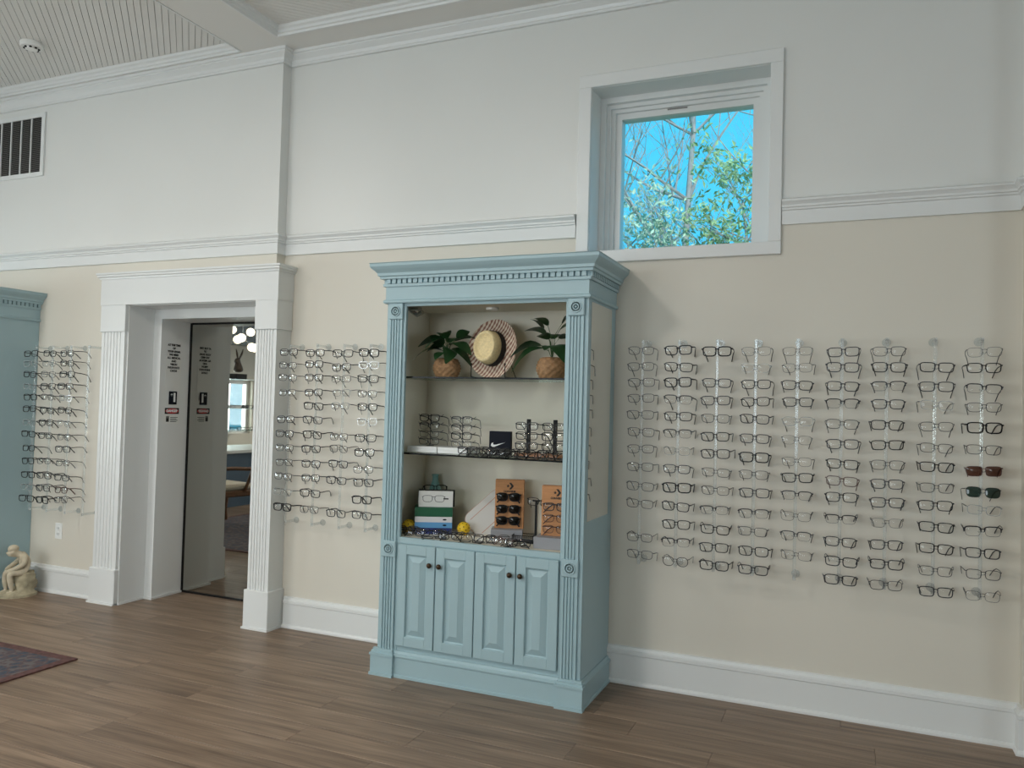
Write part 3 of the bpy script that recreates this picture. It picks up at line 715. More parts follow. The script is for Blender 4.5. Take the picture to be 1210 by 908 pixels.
G_RIGHT = [
  [(-1.006,1.757,'G'),(-1.005,1.675,'G'),(-1.004,1.593,'G'),(-1.003,1.512,'G'),(-1.002,1.427,'G'),(-1.001,1.338,'G'),(-1.0,1.252,'G'),(-0.999,1.16,'G'),(-0.998,1.06,'G'),(-0.997,0.972,'G'),(-0.995,0.8,'G'),(-0.994,0.714,'G')],
  [(-0.815,1.759,'K'),(-0.814,1.673,'B'),(-0.813,1.596,'K'),(-0.813,1.508,'H'),(-0.812,1.424,'B'),(-0.812,1.336,'H'),(-0.811,1.249,'L'),(-0.811,1.159,'D'),(-0.81,1.065,'K'),(-0.81,0.971,'D'),(-0.809,0.881,'B'),(-0.808,0.79,'H'),(-0.808,0.696,'R')],
  [(-0.625,1.752,'K'),(-0.624,1.595,'D'),(-0.624,1.508,'D'),(-0.623,1.419,'G'),(-0.623,1.329,'B'),(-0.622,1.244,'D'),(-0.622,1.152,'G'),(-0.621,1.063,'G'),(-0.621,0.966,'H'),(-0.62,0.871,'B'),(-0.619,0.783,'B'),(-0.619,0.694,'B')],
  [(-0.437,1.752,'N'),(-0.436,1.671,'L'),(-0.436,1.591,'D'),(-0.436,1.506,'B'),(-0.436,1.422,'D'),(-0.436,1.327,'D'),(-0.436,1.236,'K'),(-0.436,1.152,'G'),(-0.436,1.064,'D'),(-0.436,0.963,'H'),(-0.436,0.877,'G'),(-0.436,0.782,'B'),(-0.435,0.692,'D')],
  [(-0.245,1.752,'N'),(-0.245,1.672,'N'),(-0.244,1.589,'D'),(-0.244,1.509,'D'),(-0.243,1.417,'L'),(-0.243,1.328,'N'),(-0.242,1.225,'N'),(-0.242,1.149,'B'),(-0.241,1.064,'H'),(-0.241,0.965,'N'),(-0.24,0.873,'H'),(-0.24,0.781,'N')],
  [(-0.045,1.748,'D'),(-0.045,1.676,'D'),(-0.045,1.587,'D'),(-0.045,1.506,'H'),(-0.045,1.41,'G'),(-0.045,1.317,'D'),(-0.045,1.224,'B'),(-0.045,1.145,'T'),(-0.045,1.07,'B'),(-0.045,0.967,'H'),(-0.044,0.863,'D'),(-0.044,0.772,'D'),(-0.044,0.687,'D')],
  [(0.148,1.75,'G'),(0.148,1.677,'B'),(0.147,1.59,'H'),(0.147,1.508,'D'),(0.147,1.412,'D'),(0.147,1.321,'B'),(0.147,1.23,'G'),(0.147,1.143,'D'),(0.147,1.059,'D'),(0.147,0.966,'N'),(0.147,0.867,'D'),(0.147,0.778,'D'),(0.147,0.683,'G')],
  [(0.342,1.678,'D'),(0.342,1.591,'D'),(0.343,1.508,'L'),(0.343,1.412,'G'),(0.344,1.316,'G'),(0.344,1.231,'B'),(0.345,1.138,'G'),(0.345,1.06,'B'),(0.346,0.964,'B'),(0.346,0.869,'B'),(0.347,0.769,'G'),(0.347,0.678,'D')],
  [(0.528,1.746,'N'),(0.528,1.676,'B'),(0.528,1.584,'H'),(0.528,1.503,'G'),(0.529,1.413,'K'),(0.529,1.317,'G'),(0.529,1.223,'S'),(0.529,1.131,'V'),(0.529,1.053,'L'),(0.529,0.96,'H'),(0.53,0.866,'D'),(0.53,0.773,'G'),(0.53,0.679,'N')],
]
G_MID = [
  [(-3.252,1.754,'D'),(-3.253,1.671,'G'),(-3.254,1.595,'G'),(-3.255,1.501,'G'),(-3.257,1.334,'D'),(-3.258,1.244,'D'),(-3.26,1.156,'G'),(-3.261,1.065,'G'),(-3.262,0.979,'G'),(-3.263,0.881,'L'),(-3.264,0.787,'K')],
  [(-3.053,1.749,'D'),(-3.053,1.679,'B'),(-3.053,1.597,'B'),(-3.053,1.505,'B'),(-3.053,1.421,'B'),(-3.053,1.336,'D'),(-3.053,1.244,'B'),(-3.053,1.158,'D'),(-3.053,1.066,'D'),(-3.053,0.98,'D'),(-3.053,0.886,'B'),(-3.053,0.787,'G')],
  [(-2.847,1.746,'B'),(-2.849,1.661,'B'),(-2.85,1.592,'G'),(-2.851,1.507,'L'),(-2.852,1.427,'L'),(-2.855,1.24,'G'),(-2.856,1.167,'G'),(-2.857,1.076,'D'),(-2.859,0.977,'D'),(-2.862,0.777,'D')],
  [(-2.655,1.749,'K'),(-2.657,1.676,'L'),(-2.659,1.594,'B'),(-2.661,1.504,'G'),(-2.662,1.425,'B'),(-2.664,1.338,'L'),(-2.666,1.24,'B'),(-2.668,1.154,'B'),(-2.67,1.053,'G'),(-2.672,0.974,'D'),(-2.674,0.873,'K'),(-2.676,0.78,'D')],
]
G_LEFT = [
  [(-5.507,1.743,'B'),(-5.505,1.672,'L'),(-5.503,1.591,'B'),(-5.502,1.504,'L'),(-5.5,1.426,'B'),(-5.498,1.342,'B'),(-5.496,1.242,'L'),(-5.494,1.159,'B'),(-5.492,1.057,'B'),(-5.49,0.964,'B'),(-5.488,0.864,'B'),(-5.487,0.776,'L'),(-5.485,0.694,'B')],
  [(-5.312,1.743,'B'),(-5.313,1.672,'L'),(-5.313,1.593,'G'),(-5.313,1.507,'D'),(-5.314,1.43,'G'),(-5.314,1.335,'B'),(-5.315,1.247,'B'),(-5.315,1.153,'B'),(-5.316,0.973,'G'),(-5.317,0.868,'D'),(-5.317,0.78,'D'),(-5.317,0.693,'K')],
  [(-5.123,1.743,'D'),(-5.124,1.673,'B'),(-5.125,1.595,'B'),(-5.126,1.51,'B'),(-5.127,1.427,'L'),(-5.128,1.34,'B'),(-5.129,1.247,'L'),(-5.13,1.151,'G'),(-5.131,1.065,'D'),(-5.132,0.967,'G'),(-5.133,0.863,'D'),(-5.134,0.777,'T'),(-5.135,0.706,'G')],
]
rng = random.Random(3)
def rod(x, yw, z0, z1, zs, label, group):
    t = tag(empty('display_rod', (x, yw, z0)), label, 'display rod', group); h = z1 - z0; yr = -.115
    A = MATS['acrylic']
    MB().tube([(0, yr, 0), (0, yr, h)], .0075, 10).build('rod', A, t)
    for z in (.012, h - .012):
        s = MB().tube([(0, -.001, z), (0, -.006, z), (0, -.0061, z), (0, yr, z)], [.020, .020, .008, .008], 12).build('standoff', A, t)
    p = MB()
    for z in zs: p.tube([(-.012, yr - .018, z - z0 - .006), (0, yr - .006, z - z0 - .010), (.012, yr - .018, z - z0 - .006)], .0026, 6)
    tag(p.build('nose_pegs', A, t), kind='stuff')
def panel(cols, yw, where, rodwhere, order, group, zb, zt_, extra=()):
    for ci, col in enumerate(cols):
        o = order(ci); xs = sum(g[0] for g in col)/len(col)
        rod(xs - .006, yw, zb, zt_, [g[1] for g in col], '%s clear display rod %s' % (ORD[o], rodwhere), 'clear rods ' + where)
        for ri, (x, z, k) in enumerate(col):
            d = GK[k][3]; noun = '' if k in 'SVW' else ' eyeglasses'
            lab = '%s%s, %s from top on %s rod %s' % (d, noun, ORD[ri], ORD[o], where)
            glasses(k, lab, 'eyewear on rods ' + where, (x + rng.uniform(-.003, .003), yw - .15 + rng.uniform(-.004, .004), z - .003),
                    (math.radians(rng.uniform(-7, 5)), math.radians(rng.uniform(-2.5, 2.5)), math.radians(rng.uniform(-5, 5))), rng.uniform(1.03, 1.1))
panel(G_RIGHT, 0, 'right of the blue cabinet', 'to the right of the blue cabinet', lambda i: i, '', .655, 1.812)
panel(G_MID, 0, 'right of the doorway', 'between the doorway and the blue cabinet', lambda i: i, '', .675, 1.805)
panel(G_LEFT, YL, 'left of the doorway', 'to the left of the doorway', lambda i: 3 - i, '', .60, 1.80)
rod(-4.955, YL, .60, 1.80, [], 'empty clear display rod beside the left door casing', 'clear rods left of the doorway')

# ------------------------------------------------------------------ things in the blue cabinet
def Rz(a): return Matrix.Rotation(a, 4, 'Z')
def leaf_mesh(L, Wd, droop, fold=.25, name='leaf'):
    n = 7; vs = []; fs = []
    for i in range(n):
        u = i/(n - 1); w = Wd*math.sin(PI*min(1, (u*.93 + .05)))**.8*(1 - .35*u); x = L*u; z = -droop*u*u*L + .12*L*math.sin(PI*u)
        for k in (-1, -.5, 0, .5, 1): vs.append((x, k*w/2, z + abs(k)*w*fold*.5 - (k*k)*w*.12))
    for i in range(n - 1):
        for j in range(4): a = i*5 + j; fs.append((a, a + 5, a + 6, a + 1))
    m = MB().add(vs, fs).mesh(name, MATS['leaf'], 80); return m
LEAVES = [leaf_mesh(.135, .104, .5), leaf_mesh(.115, .092, .35), leaf_mesh(.150, .080, .5), leaf_mesh(.10, .08, .2)]
def plant(label, loc, R, H, spec, rz=0):
    t = tag(empty('potted_plant', loc, rz), label, 'plant')
    # woven basket: bulging pot whose wall swells and dips like weave
    nA, nZ = 48, 22; vs = []; fs = []
    for j in range(nZ):
        u = j/(nZ - 1); r = R*(.60 + .40*math.sin(PI*(.10 + .80*u))) if u < .97 else R*.66; z = H*u
        for i in range(nA):
            w = .0052*math.sin(i*PI/2 + .8 + (j//3 % 2)*PI)*abs(math.sin(j*PI/3)) - .0015*(j % 3 == 0)
            a = 2*PI*i/nA; vs.append(((r + w)*math.cos(a), (r + w)*math.sin(a), z))
    for j in range(nZ - 1):
        for i in range(nA): fs.append((j*nA + i, j*nA + (i+1) % nA, (j+1)*nA + (i+1) % nA, (j+1)*nA + i))
    fs += [tuple(range(nA))[::-1], tuple((nZ-1)*nA + i for i in range(nA))]
    MB().add(vs, fs).build('woven_basket', MATS['wicker'], t, 60)
    for (az, el, dist, hgt, li, sc, roll) in spec:
        a = math.radians(az); x, y, z = dist*math.cos(a), dist*math.sin(a), H + hgt
        st = MB().tube([(0, 0, H*.9), (x*.35, y*.35, H + hgt*.7), (x, y, z)], .0016, 5).build('stem', MATS['stem'], t)
        lf = link('leaf', LEAVES[li], t); lf.location = (x, y, z); lf.rotation_euler = (math.radians(roll), math.radians(-el), a); lf.scale = (sc, sc, sc)
    return t
ZT = 1.5975
plant('leafy green plant in a woven basket left of the straw hat', (-2.075, -.26, ZT), .076, .108,
      [(200, 5, .03, .045, 2, 1.05, -15), (170, 40, .03, .075, 1, 1.0, -30), (185, 10, .02, .10, 0, 1.0, 20), (140, 30, .02, .11, 3, 1.1, 0), (20, 25, .04, .10, 1, .95, -20), (330, 5, .03, .075, 0, 1.15, 10), (300, -10, .03, .05, 0, 1.05, -25),
       (260, -15, .03, .03, 3, 1.0, 0), (240, 10, .03, .08, 0, .95, 15), (90, 30, .02, .09, 1, .9, 0), (350, 30, .06, .115, 3, .9, -35), (355, -20, .03, .055, 2, .9, 30), (215, -5, .02, .07, 1, .9, 30), (285, 25, .03, .11, 3, 1., 25)], .1)
plant('leafy green plant in a woven basket beside the right cabinet column', (-1.452, -.27, ZT), .080, .112,
      [(195, -15, .05, .05, 2, 1.25, -20), (185, 0, .06, .065, 2, 1.05, 25), (170, 45, .05, .15, 3, .95, -10), (200, 25, .03, .12, 1, 1.0, 15), (160, 40, .03, .17, 1, .9, -20), (10, 30, .04, .15, 0, 1.0, 15), (340, 5, .04, .10, 0, 1.15, -10),
       (300, -10, .03, .06, 0, 1.1, 10), (260, 0, .02, .05, 3, 1.0, 0), (20, -15, .04, .06, 2, 1.0, 30), (90, 30, .02, .10, 1, .9, 0), (240, 15, .03, .095, 3, 1.0, 20), (355, 45, .05, .18, 3, 1.0, 0)], .2)

def hat():
    # axis of the crown points out of the cabinet, slightly left and up
    ax = Vector((-.16, -.97, .10)).normalized(); q = ax.to_track_quat('Z', 'Y')
    t = tag(empty('straw_hat', (-1.812, -.215, ZT + .163)), 'straw hat with plaid brim and black band on the top shelf', 'hat'); t.rotation_euler = q.to_euler()
    br = MB(); n = 48; prof = [(.078, .004), (.10, .0), (.125, -.002), (.150, .004), (.163, .014), (.165, .012), (.150, .0005), (.125, -.006), (.10, -.004), (.078, .0)]
    vs = []; m = len(prof)
    for i in range(n):
        a = 2*PI*i/n
        for r, h in prof: vs.append((r*math.cos(a)*(.97), r*math.sin(a), h + .008*math.cos(2*a)*(r/.16)**2))
    fs = [(i*m + j, ((i+1) % n)*m + j, ((i+1) % n)*m + (j+1) % m, i*m + (j+1) % m) for i in range(n) for j in range(m)]
    br.add(vs, fs).build('brim', MATS['brim_plaid'], t, 60)
    cr = MB(); vs = []; prof = [(.080, .0), (.079, .03), (.076, .06), (.073, .082), (.067, .092), (.060, .092), (.053, .082), (.045, .077), (.02, .078), (.0006, .078)]; m = len(prof)
    cr.lathe(prof, n=40); cr.v = [(x*1.0, y*1.18, z*1.1) for x, y, z in cr.v]; cr.build('crown', MATS['straw'], t, 60)
    bd = MB().lathe([(.0815, .002), (.0830, .004), (.0810, .046), (.0795, .046), (.0795, .002)], n=40); bd.v = [(x*1.0, y*1.18, z) for x, y, z in bd.v]
    bd.build('hat_band', MATS['black_cloth'], t, 60)
hat()
e = tag(empty('wire_easel', (-1.812, -.20, ZT)), 'black wire easel holding the straw hat', 'easel')
for s in (-1, 1):
    MB().tube([(s*.10, -.085, .006), (s*.10, -.085, .075)], .0026, 6).build('front_post', MATS['black_metal'], e)
    MB().tube([(s*.10, -.085, .006), (s*.10, .07, .006)], .0026, 6).build('foot', MATS['black_metal'], e)
    MB().ball((s*.10, -.085, .077), .005, 8, 6).build('tip', MATS['black_metal'], e)
MB().tube([(-.10, .07, .006), (.10, .07, .006)], .0026, 6).build('back_bar', MATS['black_metal'], e)
MB().tube([(-.10, .07, .006), (0, .10, .21), (.10, .07, .006)], .0026, 6).build('back_rest', MATS['black_metal'], e)

# second shelf
Z2 = 1.1855
for lab, x0, x1 in (('white block under the left wire eyeglass stand', -2.262, -2.078), ('white block under the right wire eyeglass stand', -2.073, -1.895)):
    o = tag(empty('display_block', ((x0 + x1)/2, -.26, Z2)), lab, 'block'); w = (x1 - x0)/2
    MB().cbox(-w, w, -.085, .085, 0, .016, .001).build('lower_slab', MATS['white_block'], o, 0); MB().cbox(-w, w, -.085, .085, .0162, .032, .001).build('upper_slab', MATS['white_block'], o, 0)
def wire_stand(x, zs, labels, kinds, which):
    t = tag(empty('wire_stand', (x, -.25, Z2 + .0325)), '%s wire stand holding four eyeglasses on the white blocks' % which, 'eyeglass stand'); S_ = MATS['f_gun']
    top = max(zs) - Z2 - .0325 + .01
    MB().tube([(0, 0, 0), (0, 0, top)], .0022, 6).build('post', S_, t)
    MB().lathe([(.0005, 0), (.022, 0), (.022, .003), (.0005, .003)], n=18).build('foot', S_, t)
    for z in zs:
        h = z - Z2 - .0325; MB().tube([(-.078, .004, h + .008), (-.07, -.004, h), (.07, -.004, h), (.078, .004, h + .008)], .0018, 6).build('arm', S_, t)
    for i, z in enumerate(zs):
        glasses(kinds[i], '%s eyeglasses, %s from top on the %s wire stand' % (GK[kinds[i]][3], ORD[i], which), 'eyeglasses on the wire stands', (x, -.263, z - .012), (math.radians(-6), 0, math.radians(rng.uniform(-3, 3))), .98)
wire_stand(-2.172, (1.385, 1.340, 1.297, 1.256), None, 'BHNG', 'left')
wire_stand(-1.972, (1.378, 1.335, 1.292, 1.248), None, 'HHBN', 'right')
b = tag(empty('logo_card', (-1.742, -.25, Z2), math.radians(8)), 'small navy display block with a white tick logo', 'display card')
MB().cbox(-.060, .060, -.012, .02, 0, .128, .001).build('card', MATS['navy_card'], b, 0)
sw = [(-.047, .062), (-.050, .052), (-.044, .044), (-.032, .043), (.032, .0705), (-.022, .056), (-.033, .055), (-.038, .059), (-.037, .068)]
MB().prism(sw[:], -.0132, -.0121, 'y').build('tick_logo', MATS['white_print'], b, 0)
def tower_stand():
    t = tag(empty('tower_stand', (-1.52, -.22, Z2)), 'cork-based stand with two black towers of eyeglasses', 'eyeglass stand')
    MB().lathe([(.0005, 0), (.128, 0), (.130, .004), (.128, .014), (.0005, .014)], n=40).build('base', MATS['cork'], t).scale = (1.15, .75, 1)
    for x in (-.073, .078):
        MB().cbox(x - .010, x + .010, -.006, .010, .0145, .198, .002).build('tower', MATS['black_metal'], t, 0)
    for zi, z in enumerate((.165, .113, .060)):
        MB().tube([(-.135, -.004, z + .006), (.135, -.004, z + .006)], .0018, 6).build('cross_bar', MATS['black_metal'], t)
    for ti, x in enumerate((-.073, .078)):
        for zi, z in enumerate((.165, .113, .060)):
            k = ('DBD', 'BKB')[ti][zi]
            glasses(k, '%s eyeglasses, %s from top on the %s black tower' % (GK[k][3], ORD[zi], ('left', 'right')[ti]), 'eyeglasses on the black towers', (-1.52 + x, -.245, Z2 + z - .004), (math.radians(-5), 0, math.radians(rng.uniform(-6, 6))), .98)
tower_stand()
# loose folded frames along the front of the second shelf and of the cabinet deck
def loose(lst, z, where, group):
    for i, (x, y, a, k, up_) in enumerate(lst):
        lab = '%s eyeglasses lying folded, %s from the left along %s' % (GK[k][3], ORD[i], where)
        if up_: glasses(k, lab, group, (x, y, z + .0245), (math.radians(-14), 0, a), .97, True)
        else: glasses(k, lab, group, (x, y, z + .006), (math.radians(-86), 0, a), .97, True)
sh = [(-1.868, -.375, .1), (-1.795, -.405, .45), (-1.745, -.355, -.2), (-1.690, -.395, .25), (-1.632, -.370, -.3), (-1.585, -.405, .5), (-1.530, -.385, .0), (-1.475, -.400, .35), (-1.425, -.375, -.25), (-1.375, -.402, .2), (-1.335, -.36, .6), (-1.83, -.34, .7), (-1.66, -.335, .9)]
sh.sort()
loose([(x, y, a, 'DBBDBGDBDBBDB'[i], i % 3 != 2) for i, (x, y, a) in enumerate(sh)], Z2, 'the second shelf', 'folded eyeglasses along the second shelf')
ZD = .7355
dk = [(-2.235, -.365, .3), (-2.160, -.420, .1), (-2.075, -.385, .25), (-2.035, -.425, .5), (-1.985, -.375, -.2), (-1.935, -.430, .35), (-1.880, -.365, -.1), (-1.815, -.425, .2), (-1.745, -.410, .05), (-1.690, -.375, .5), (-1.635, -.425, -.3), (-1.585, -.400, .8), (-1.545, -.435, .2)]
loose([(x, y, a, 'DBBDHBNBBGYDB'[i], i % 4 != 3) for i, (x, y, a) in enumerate(dk)], ZD, 'the cabinet deck', 'folded eyeglasses along the cabinet deck')

# bottom bay: books, boxed card, vase, balls, paddle, sunglasses boards
def book(label, m, z, h, w, d, x, y, a, mark=True):
    t = tag(empty('book', (x, y, z), a), label, 'book', 'stacked books')
    c = MB(); c.box(-w/2, w/2, -d/2, -d/2 + .003, 0, h); c.box(-w/2, w/2, -d/2 + .003, d/2, 0, .003); c.box(-w/2, w/2, -d/2 + .003, d/2, h - .003, h)
    c.build('cover', MATS[m], t, 0)
    BOX(-w/2 + .003, w/2 - .003, -d/2 + .003, d/2 - .003, .003, h - .003).build('pages', MATS['page'], t, 0)
    if mark: MB().lathe([(.0005, -d/2 - .0008), (.011, -d/2 - .0008), (.011, -d/2), (.0005, -d/2)], (0, 0, 0), 14, 'y').xf(Matrix.Translation((w*.30, 0, h/2)) @ Matrix.Diagonal((1, 1, .4, 1))).build('spine_mark', MATS['navy_card'], t, 0)
    return t
ba = math.radians(27); bx, by = -2.148, -.225
z = ZD
for lab, m, h, w, mk in (('navy blue book at the bottom of the stack', 'book_navy', .034, .205, False), ('sky blue book second from the bottom of the stack', 'book_sky', .030, .205, True), ('white book under the green one in the stack', 'book_white', .030, .205, True), ('thick dark green book on top of the book stack', 'book_green', .050, .208, False)):
    book(lab, m, z, h, w, .15, bx, by, ba, mk); z += h + .0003
cb = tag(empty('eyewear_box', (bx + .008, by + .004, z), ba), 'white box printed with an eyeglass drawing on the green book', 'box')
MB().cbox(-.095, .095, -.05, -.03, 0, .088, .001).build('front_face', MATS['paper'], cb, 0)
MB().cbox(-.096, .104, -.0298, .03, 0, .089, .001).build('body', MATS['black_cloth'], cb, 0)
pr = STY['thin'][0]; dm = MB().add([(x*.95 - .012, y*.15 - .0508, zz*.9 + .046) for x, y, zz in pr.v], pr.f); dm.build('printed_frame', MATS['black_print'], cb, 0)
put = BOX(.042, .070, -.0507, -.05, .043, .050); put.build('printed_line', MATS['black_print'], cb, 0)
glasses('B', 'black eyeglasses lying on top of the white printed box', 'eyeglasses on the printed box', (bx + .012, by - .015, z + .102), (math.radians(-40), 0, ba + .1), .97)
v = tag(empty('vase', (-2.205, -.115, ZD)), 'slim teal bottle vase behind the book stack', 'vase')
MB().lathe([(.0005, 0), (.050, 0), (.054, .02), (.054, .12), (.046, .19), (.028, .245), (.0175, .275), (.0170, .300), (.021, .306), (.021, .312), (.014, .312), (.013, .28), (.0005, .27)], n=28).build('body', MATS['teal_vase'], v, 60)
def wiffle(label, loc):
    t = tag(empty('perforated_ball', loc), label, 'ball', 'yellow balls'); r = .0365
    MB().ball((0, 0, r), r, 24, 14).build('shell', MATS['yellow_ball'], t, 80)
    h = MB(); N = 34
    for i in range(N):
        zz = 1 - 2*(i + .5)/N; rr = math.sqrt(1 - zz*zz); a = i*2.39996
        d = Vector((rr*math.cos(a), rr*math.sin(a), zz)); Mx = Matrix.Translation(Vector((0, 0, r)) + d*(r - .0008)) @ d.to_track_quat('Z', 'Y').to_matrix().to_4x4()
        q = MB().lathe([(.0003, .0012), (.0036, .0011), (.0036, 0), (.0003, 0)], n=8).xf(Mx); h.add(q.v, q.f)
    tag(h.build('holes', MATS['hole_dark'], t, 0), kind='stuff')
wiffle('yellow perforated ball left of the book stack', (-2.258, -.31, ZD)); wiffle('yellow perforated ball between the books and the white paddle', (-1.955, -.235, ZD))
# paddle head leaning to the right against the back
pdl = tag(empty('paddle', (-1.936, -.165, ZD + .018)), 'white pickleball style paddle leaning behind the sunglasses board', 'paddle')
pdl.rotation_euler = (math.radians(-14), math.radians(46), math.radians(14))
def rrect(w, h, r, n=5):
    out = []
    for cx, cy, a0 in ((w/2 - r, h/2 - r, 0), (-w/2 + r, h/2 - r, 90), (-w/2 + r, -h/2 + r, 180), (w/2 - r, -h/2 + r, 270)):
        for k in range(n + 1): a = math.radians(a0 + 90*k/n); out.append((cx + r*math.cos(a), cy + r*math.sin(a)))
    return out
face = [(x, zz + .135) for x, zz in rrect(.175, .27, .045)]
MB().prism(face, -.006, .006, 'y').build('face', MATS['paddle'], pdl, 0)
MB().prism([(x*1.02, (zz - .135)*1.015 + .135) for x, zz in face], -.004, .004, 'y').build('edge_guard', MATS['paddle_edge'], pdl, 0)
MB().cbox(-.017, .017, -.011, .011, .26, .39, .004).build('handle', MATS['paddle'], pdl, 0)
for xx in (-.052, .046): BOX(xx - .0015, xx + .0015, -.0068, -.006, .03, .24).build('stripe', MATS['paddle_edge'], pdl, 0)
def logo(parent, cx, cz, yf, k=1.0):
    # chevron with a star to its left, wordmark beneath
    ch = [(-.004, .018), (.008, .018), (.022, 0), (.008, -.018), (-.004, -.018), (.009, 0)]
    MB().prism([(cx + x*k, cz + zz*k) for x, zz in ch], yf - .0008, yf, 'y').build('chevron', MATS['black_print'], parent, 0)
    st = []
    for i in range(10): r = (.010, .004)[i % 2]*k; a = PI/2 + i*PI/5; st.append((cx - .009*k + r*math.cos(a), cz + r*math.sin(a)))
    MB().prism(st, yf - .0008, yf, 'y').build('star', MATS['black_print'], parent, 0)
    put_text(parent, 'CONVERSE', .013*k, 'black_print', cx, cz - .029*k, y=yf - .0004)
def sun_board(label, loc, a, h, glist, group, which):
    t = tag(empty('eyewear_board', loc, a), label, 'display board')
    MB().cbox(-.078, .078, -.012, .030, 0, h, .001).build('board', MATS['bamboo'], t, 0); logo(t, 0, h - .034, -.0121)
    Mx = Matrix.Translation(loc) @ Rz(a)
    for i, (zz, k) in enumerate(glist):
        MB().box(-.006, .006, -.020, -.0122, zz + .002, zz + .008).build('peg', MATS['bamboo'], t, 0)
        n_ = GK[k][3] if k in 'SVW' else GK[k][3] + ' eyeglasses'
        glasses(k, '%s, %s from top on the %s wooden board' % (n_, ORD[i], which), group, Mx @ Vector((-.004, -.026, zz)), (0, 0, a), .98, True)
gb = tag(empty('grey_block', (-1.712, -.195, ZD), math.radians(20)), 'grey riser block under the left sunglasses board', 'block')
MB().cbox(-.085, .085, -.065, .065, 0, .054, .0015).build('block', MATS['grey_block'], gb, 0)
sun_board('wooden board with black logo holding three black sunglasses', (-1.705, -.19, ZD + .0545), math.radians(18), .262, [(.170, 'W'), (.105, 'W'), (.043, 'W')], 'sunglasses on the wooden board', 'left')
gb = tag(empty('grey_block', (-1.398, -.335, ZD), math.radians(6)), 'grey riser block under the right wooden board', 'block')
MB().cbox(-.085, .085, -.065, .065, 0, .058, .0015).build('block', MATS['grey_block'], gb, 0)
sun_board('wooden board with reddish eyeglasses beside the right cabinet column', (-1.385, -.32, ZD + .0585), math.radians(10), .255, [(.150, 'D'), (.092, 'Y'), (.036, 'Y')], 'eyeglasses on the right wooden board', 'right')
ts = tag(empty('post_stand', (-1.520, -.265, ZD)), 'slim black post stand topped with eyeglasses', 'eyeglass stand')
MB().cbox(-.006, .006, -.004, .004, .006, .222, .001).build('post', MATS['black_metal'], ts, 0); MB().cbox(-.04, .04, -.03, .03, 0, .006, .001).build('foot', MATS['black_metal'], ts, 0)
MB().box(-.02, .02, -.006, .006, .218, .226).build('cap', MATS['black_metal'], ts, 0)
glasses('B', 'black eyeglasses resting on the slim black post stand', 'eyeglasses on the post stand', (-1.492, -.29, ZD + .218), (math.radians(-8), math.radians(6), math.radians(15)), .98)
tr = tag(empty('mesh_tray', (-1.595, -.245, ZD), math.radians(12)), 'low dark wire tray between the two grey blocks', 'tray')
fr = MB()
for zz in (.004, .036): fr.tube([(-.055, -.045, zz), (.055, -.045, zz), (.055, .045, zz), (-.055, .045, zz), (-.055, -.045, zz)], .002, 5)
fr.build('rim_wire', MATS['black_metal'], tr)
ms = MB()
for i in range(12):
    x = -.055 + i*.01; ms.tube([(x, -.045, .036), (x, -.045, .004), (x, .045, .004), (x, .045, .036)], .0011, 4)
for i in range(10):
    y = -.045 + i*.01; ms.tube([(-.055, y, .036), (-.055, y, .004), (.055, y, .004), (.055, y, .036)], .0011, 4)
for zz in (.012, .020, .028): ms.tube([(-.055, -.045, zz), (.055, -.045, zz), (.055, .045, zz), (-.055, .045, zz), (-.055, -.045, zz)], .0011, 4)
tag(ms.build('wire_mesh', MATS['mesh_dark'], tr), kind='stuff')

# ------------------------------------------------------------------ rug and statue on the floor
rug = tag(empty('area_rug', (-5.44, -2.25, 0)), 'dark navy and rust patterned area rug on the wood floor', 'rug')
hx, hy = 1.56, 1.20
MB().cbox(-hx + .055, hx - .055, -hy + .055, hy - .055, .0005, .0085, .001).build('field', MATS['rug_field'], rug, 0)
bd = MB()
for q in ((-hx, hx, hy - .055, hy), (-hx, hx, -hy, -hy + .055), (-hx, -hx + .055, -hy + .055, hy - .055), (hx - .055, hx, -hy + .055, hy - .055)): bd.box(*q, .0005, .0085)
bd.build('border', MATS['rug_border'], rug, 0)

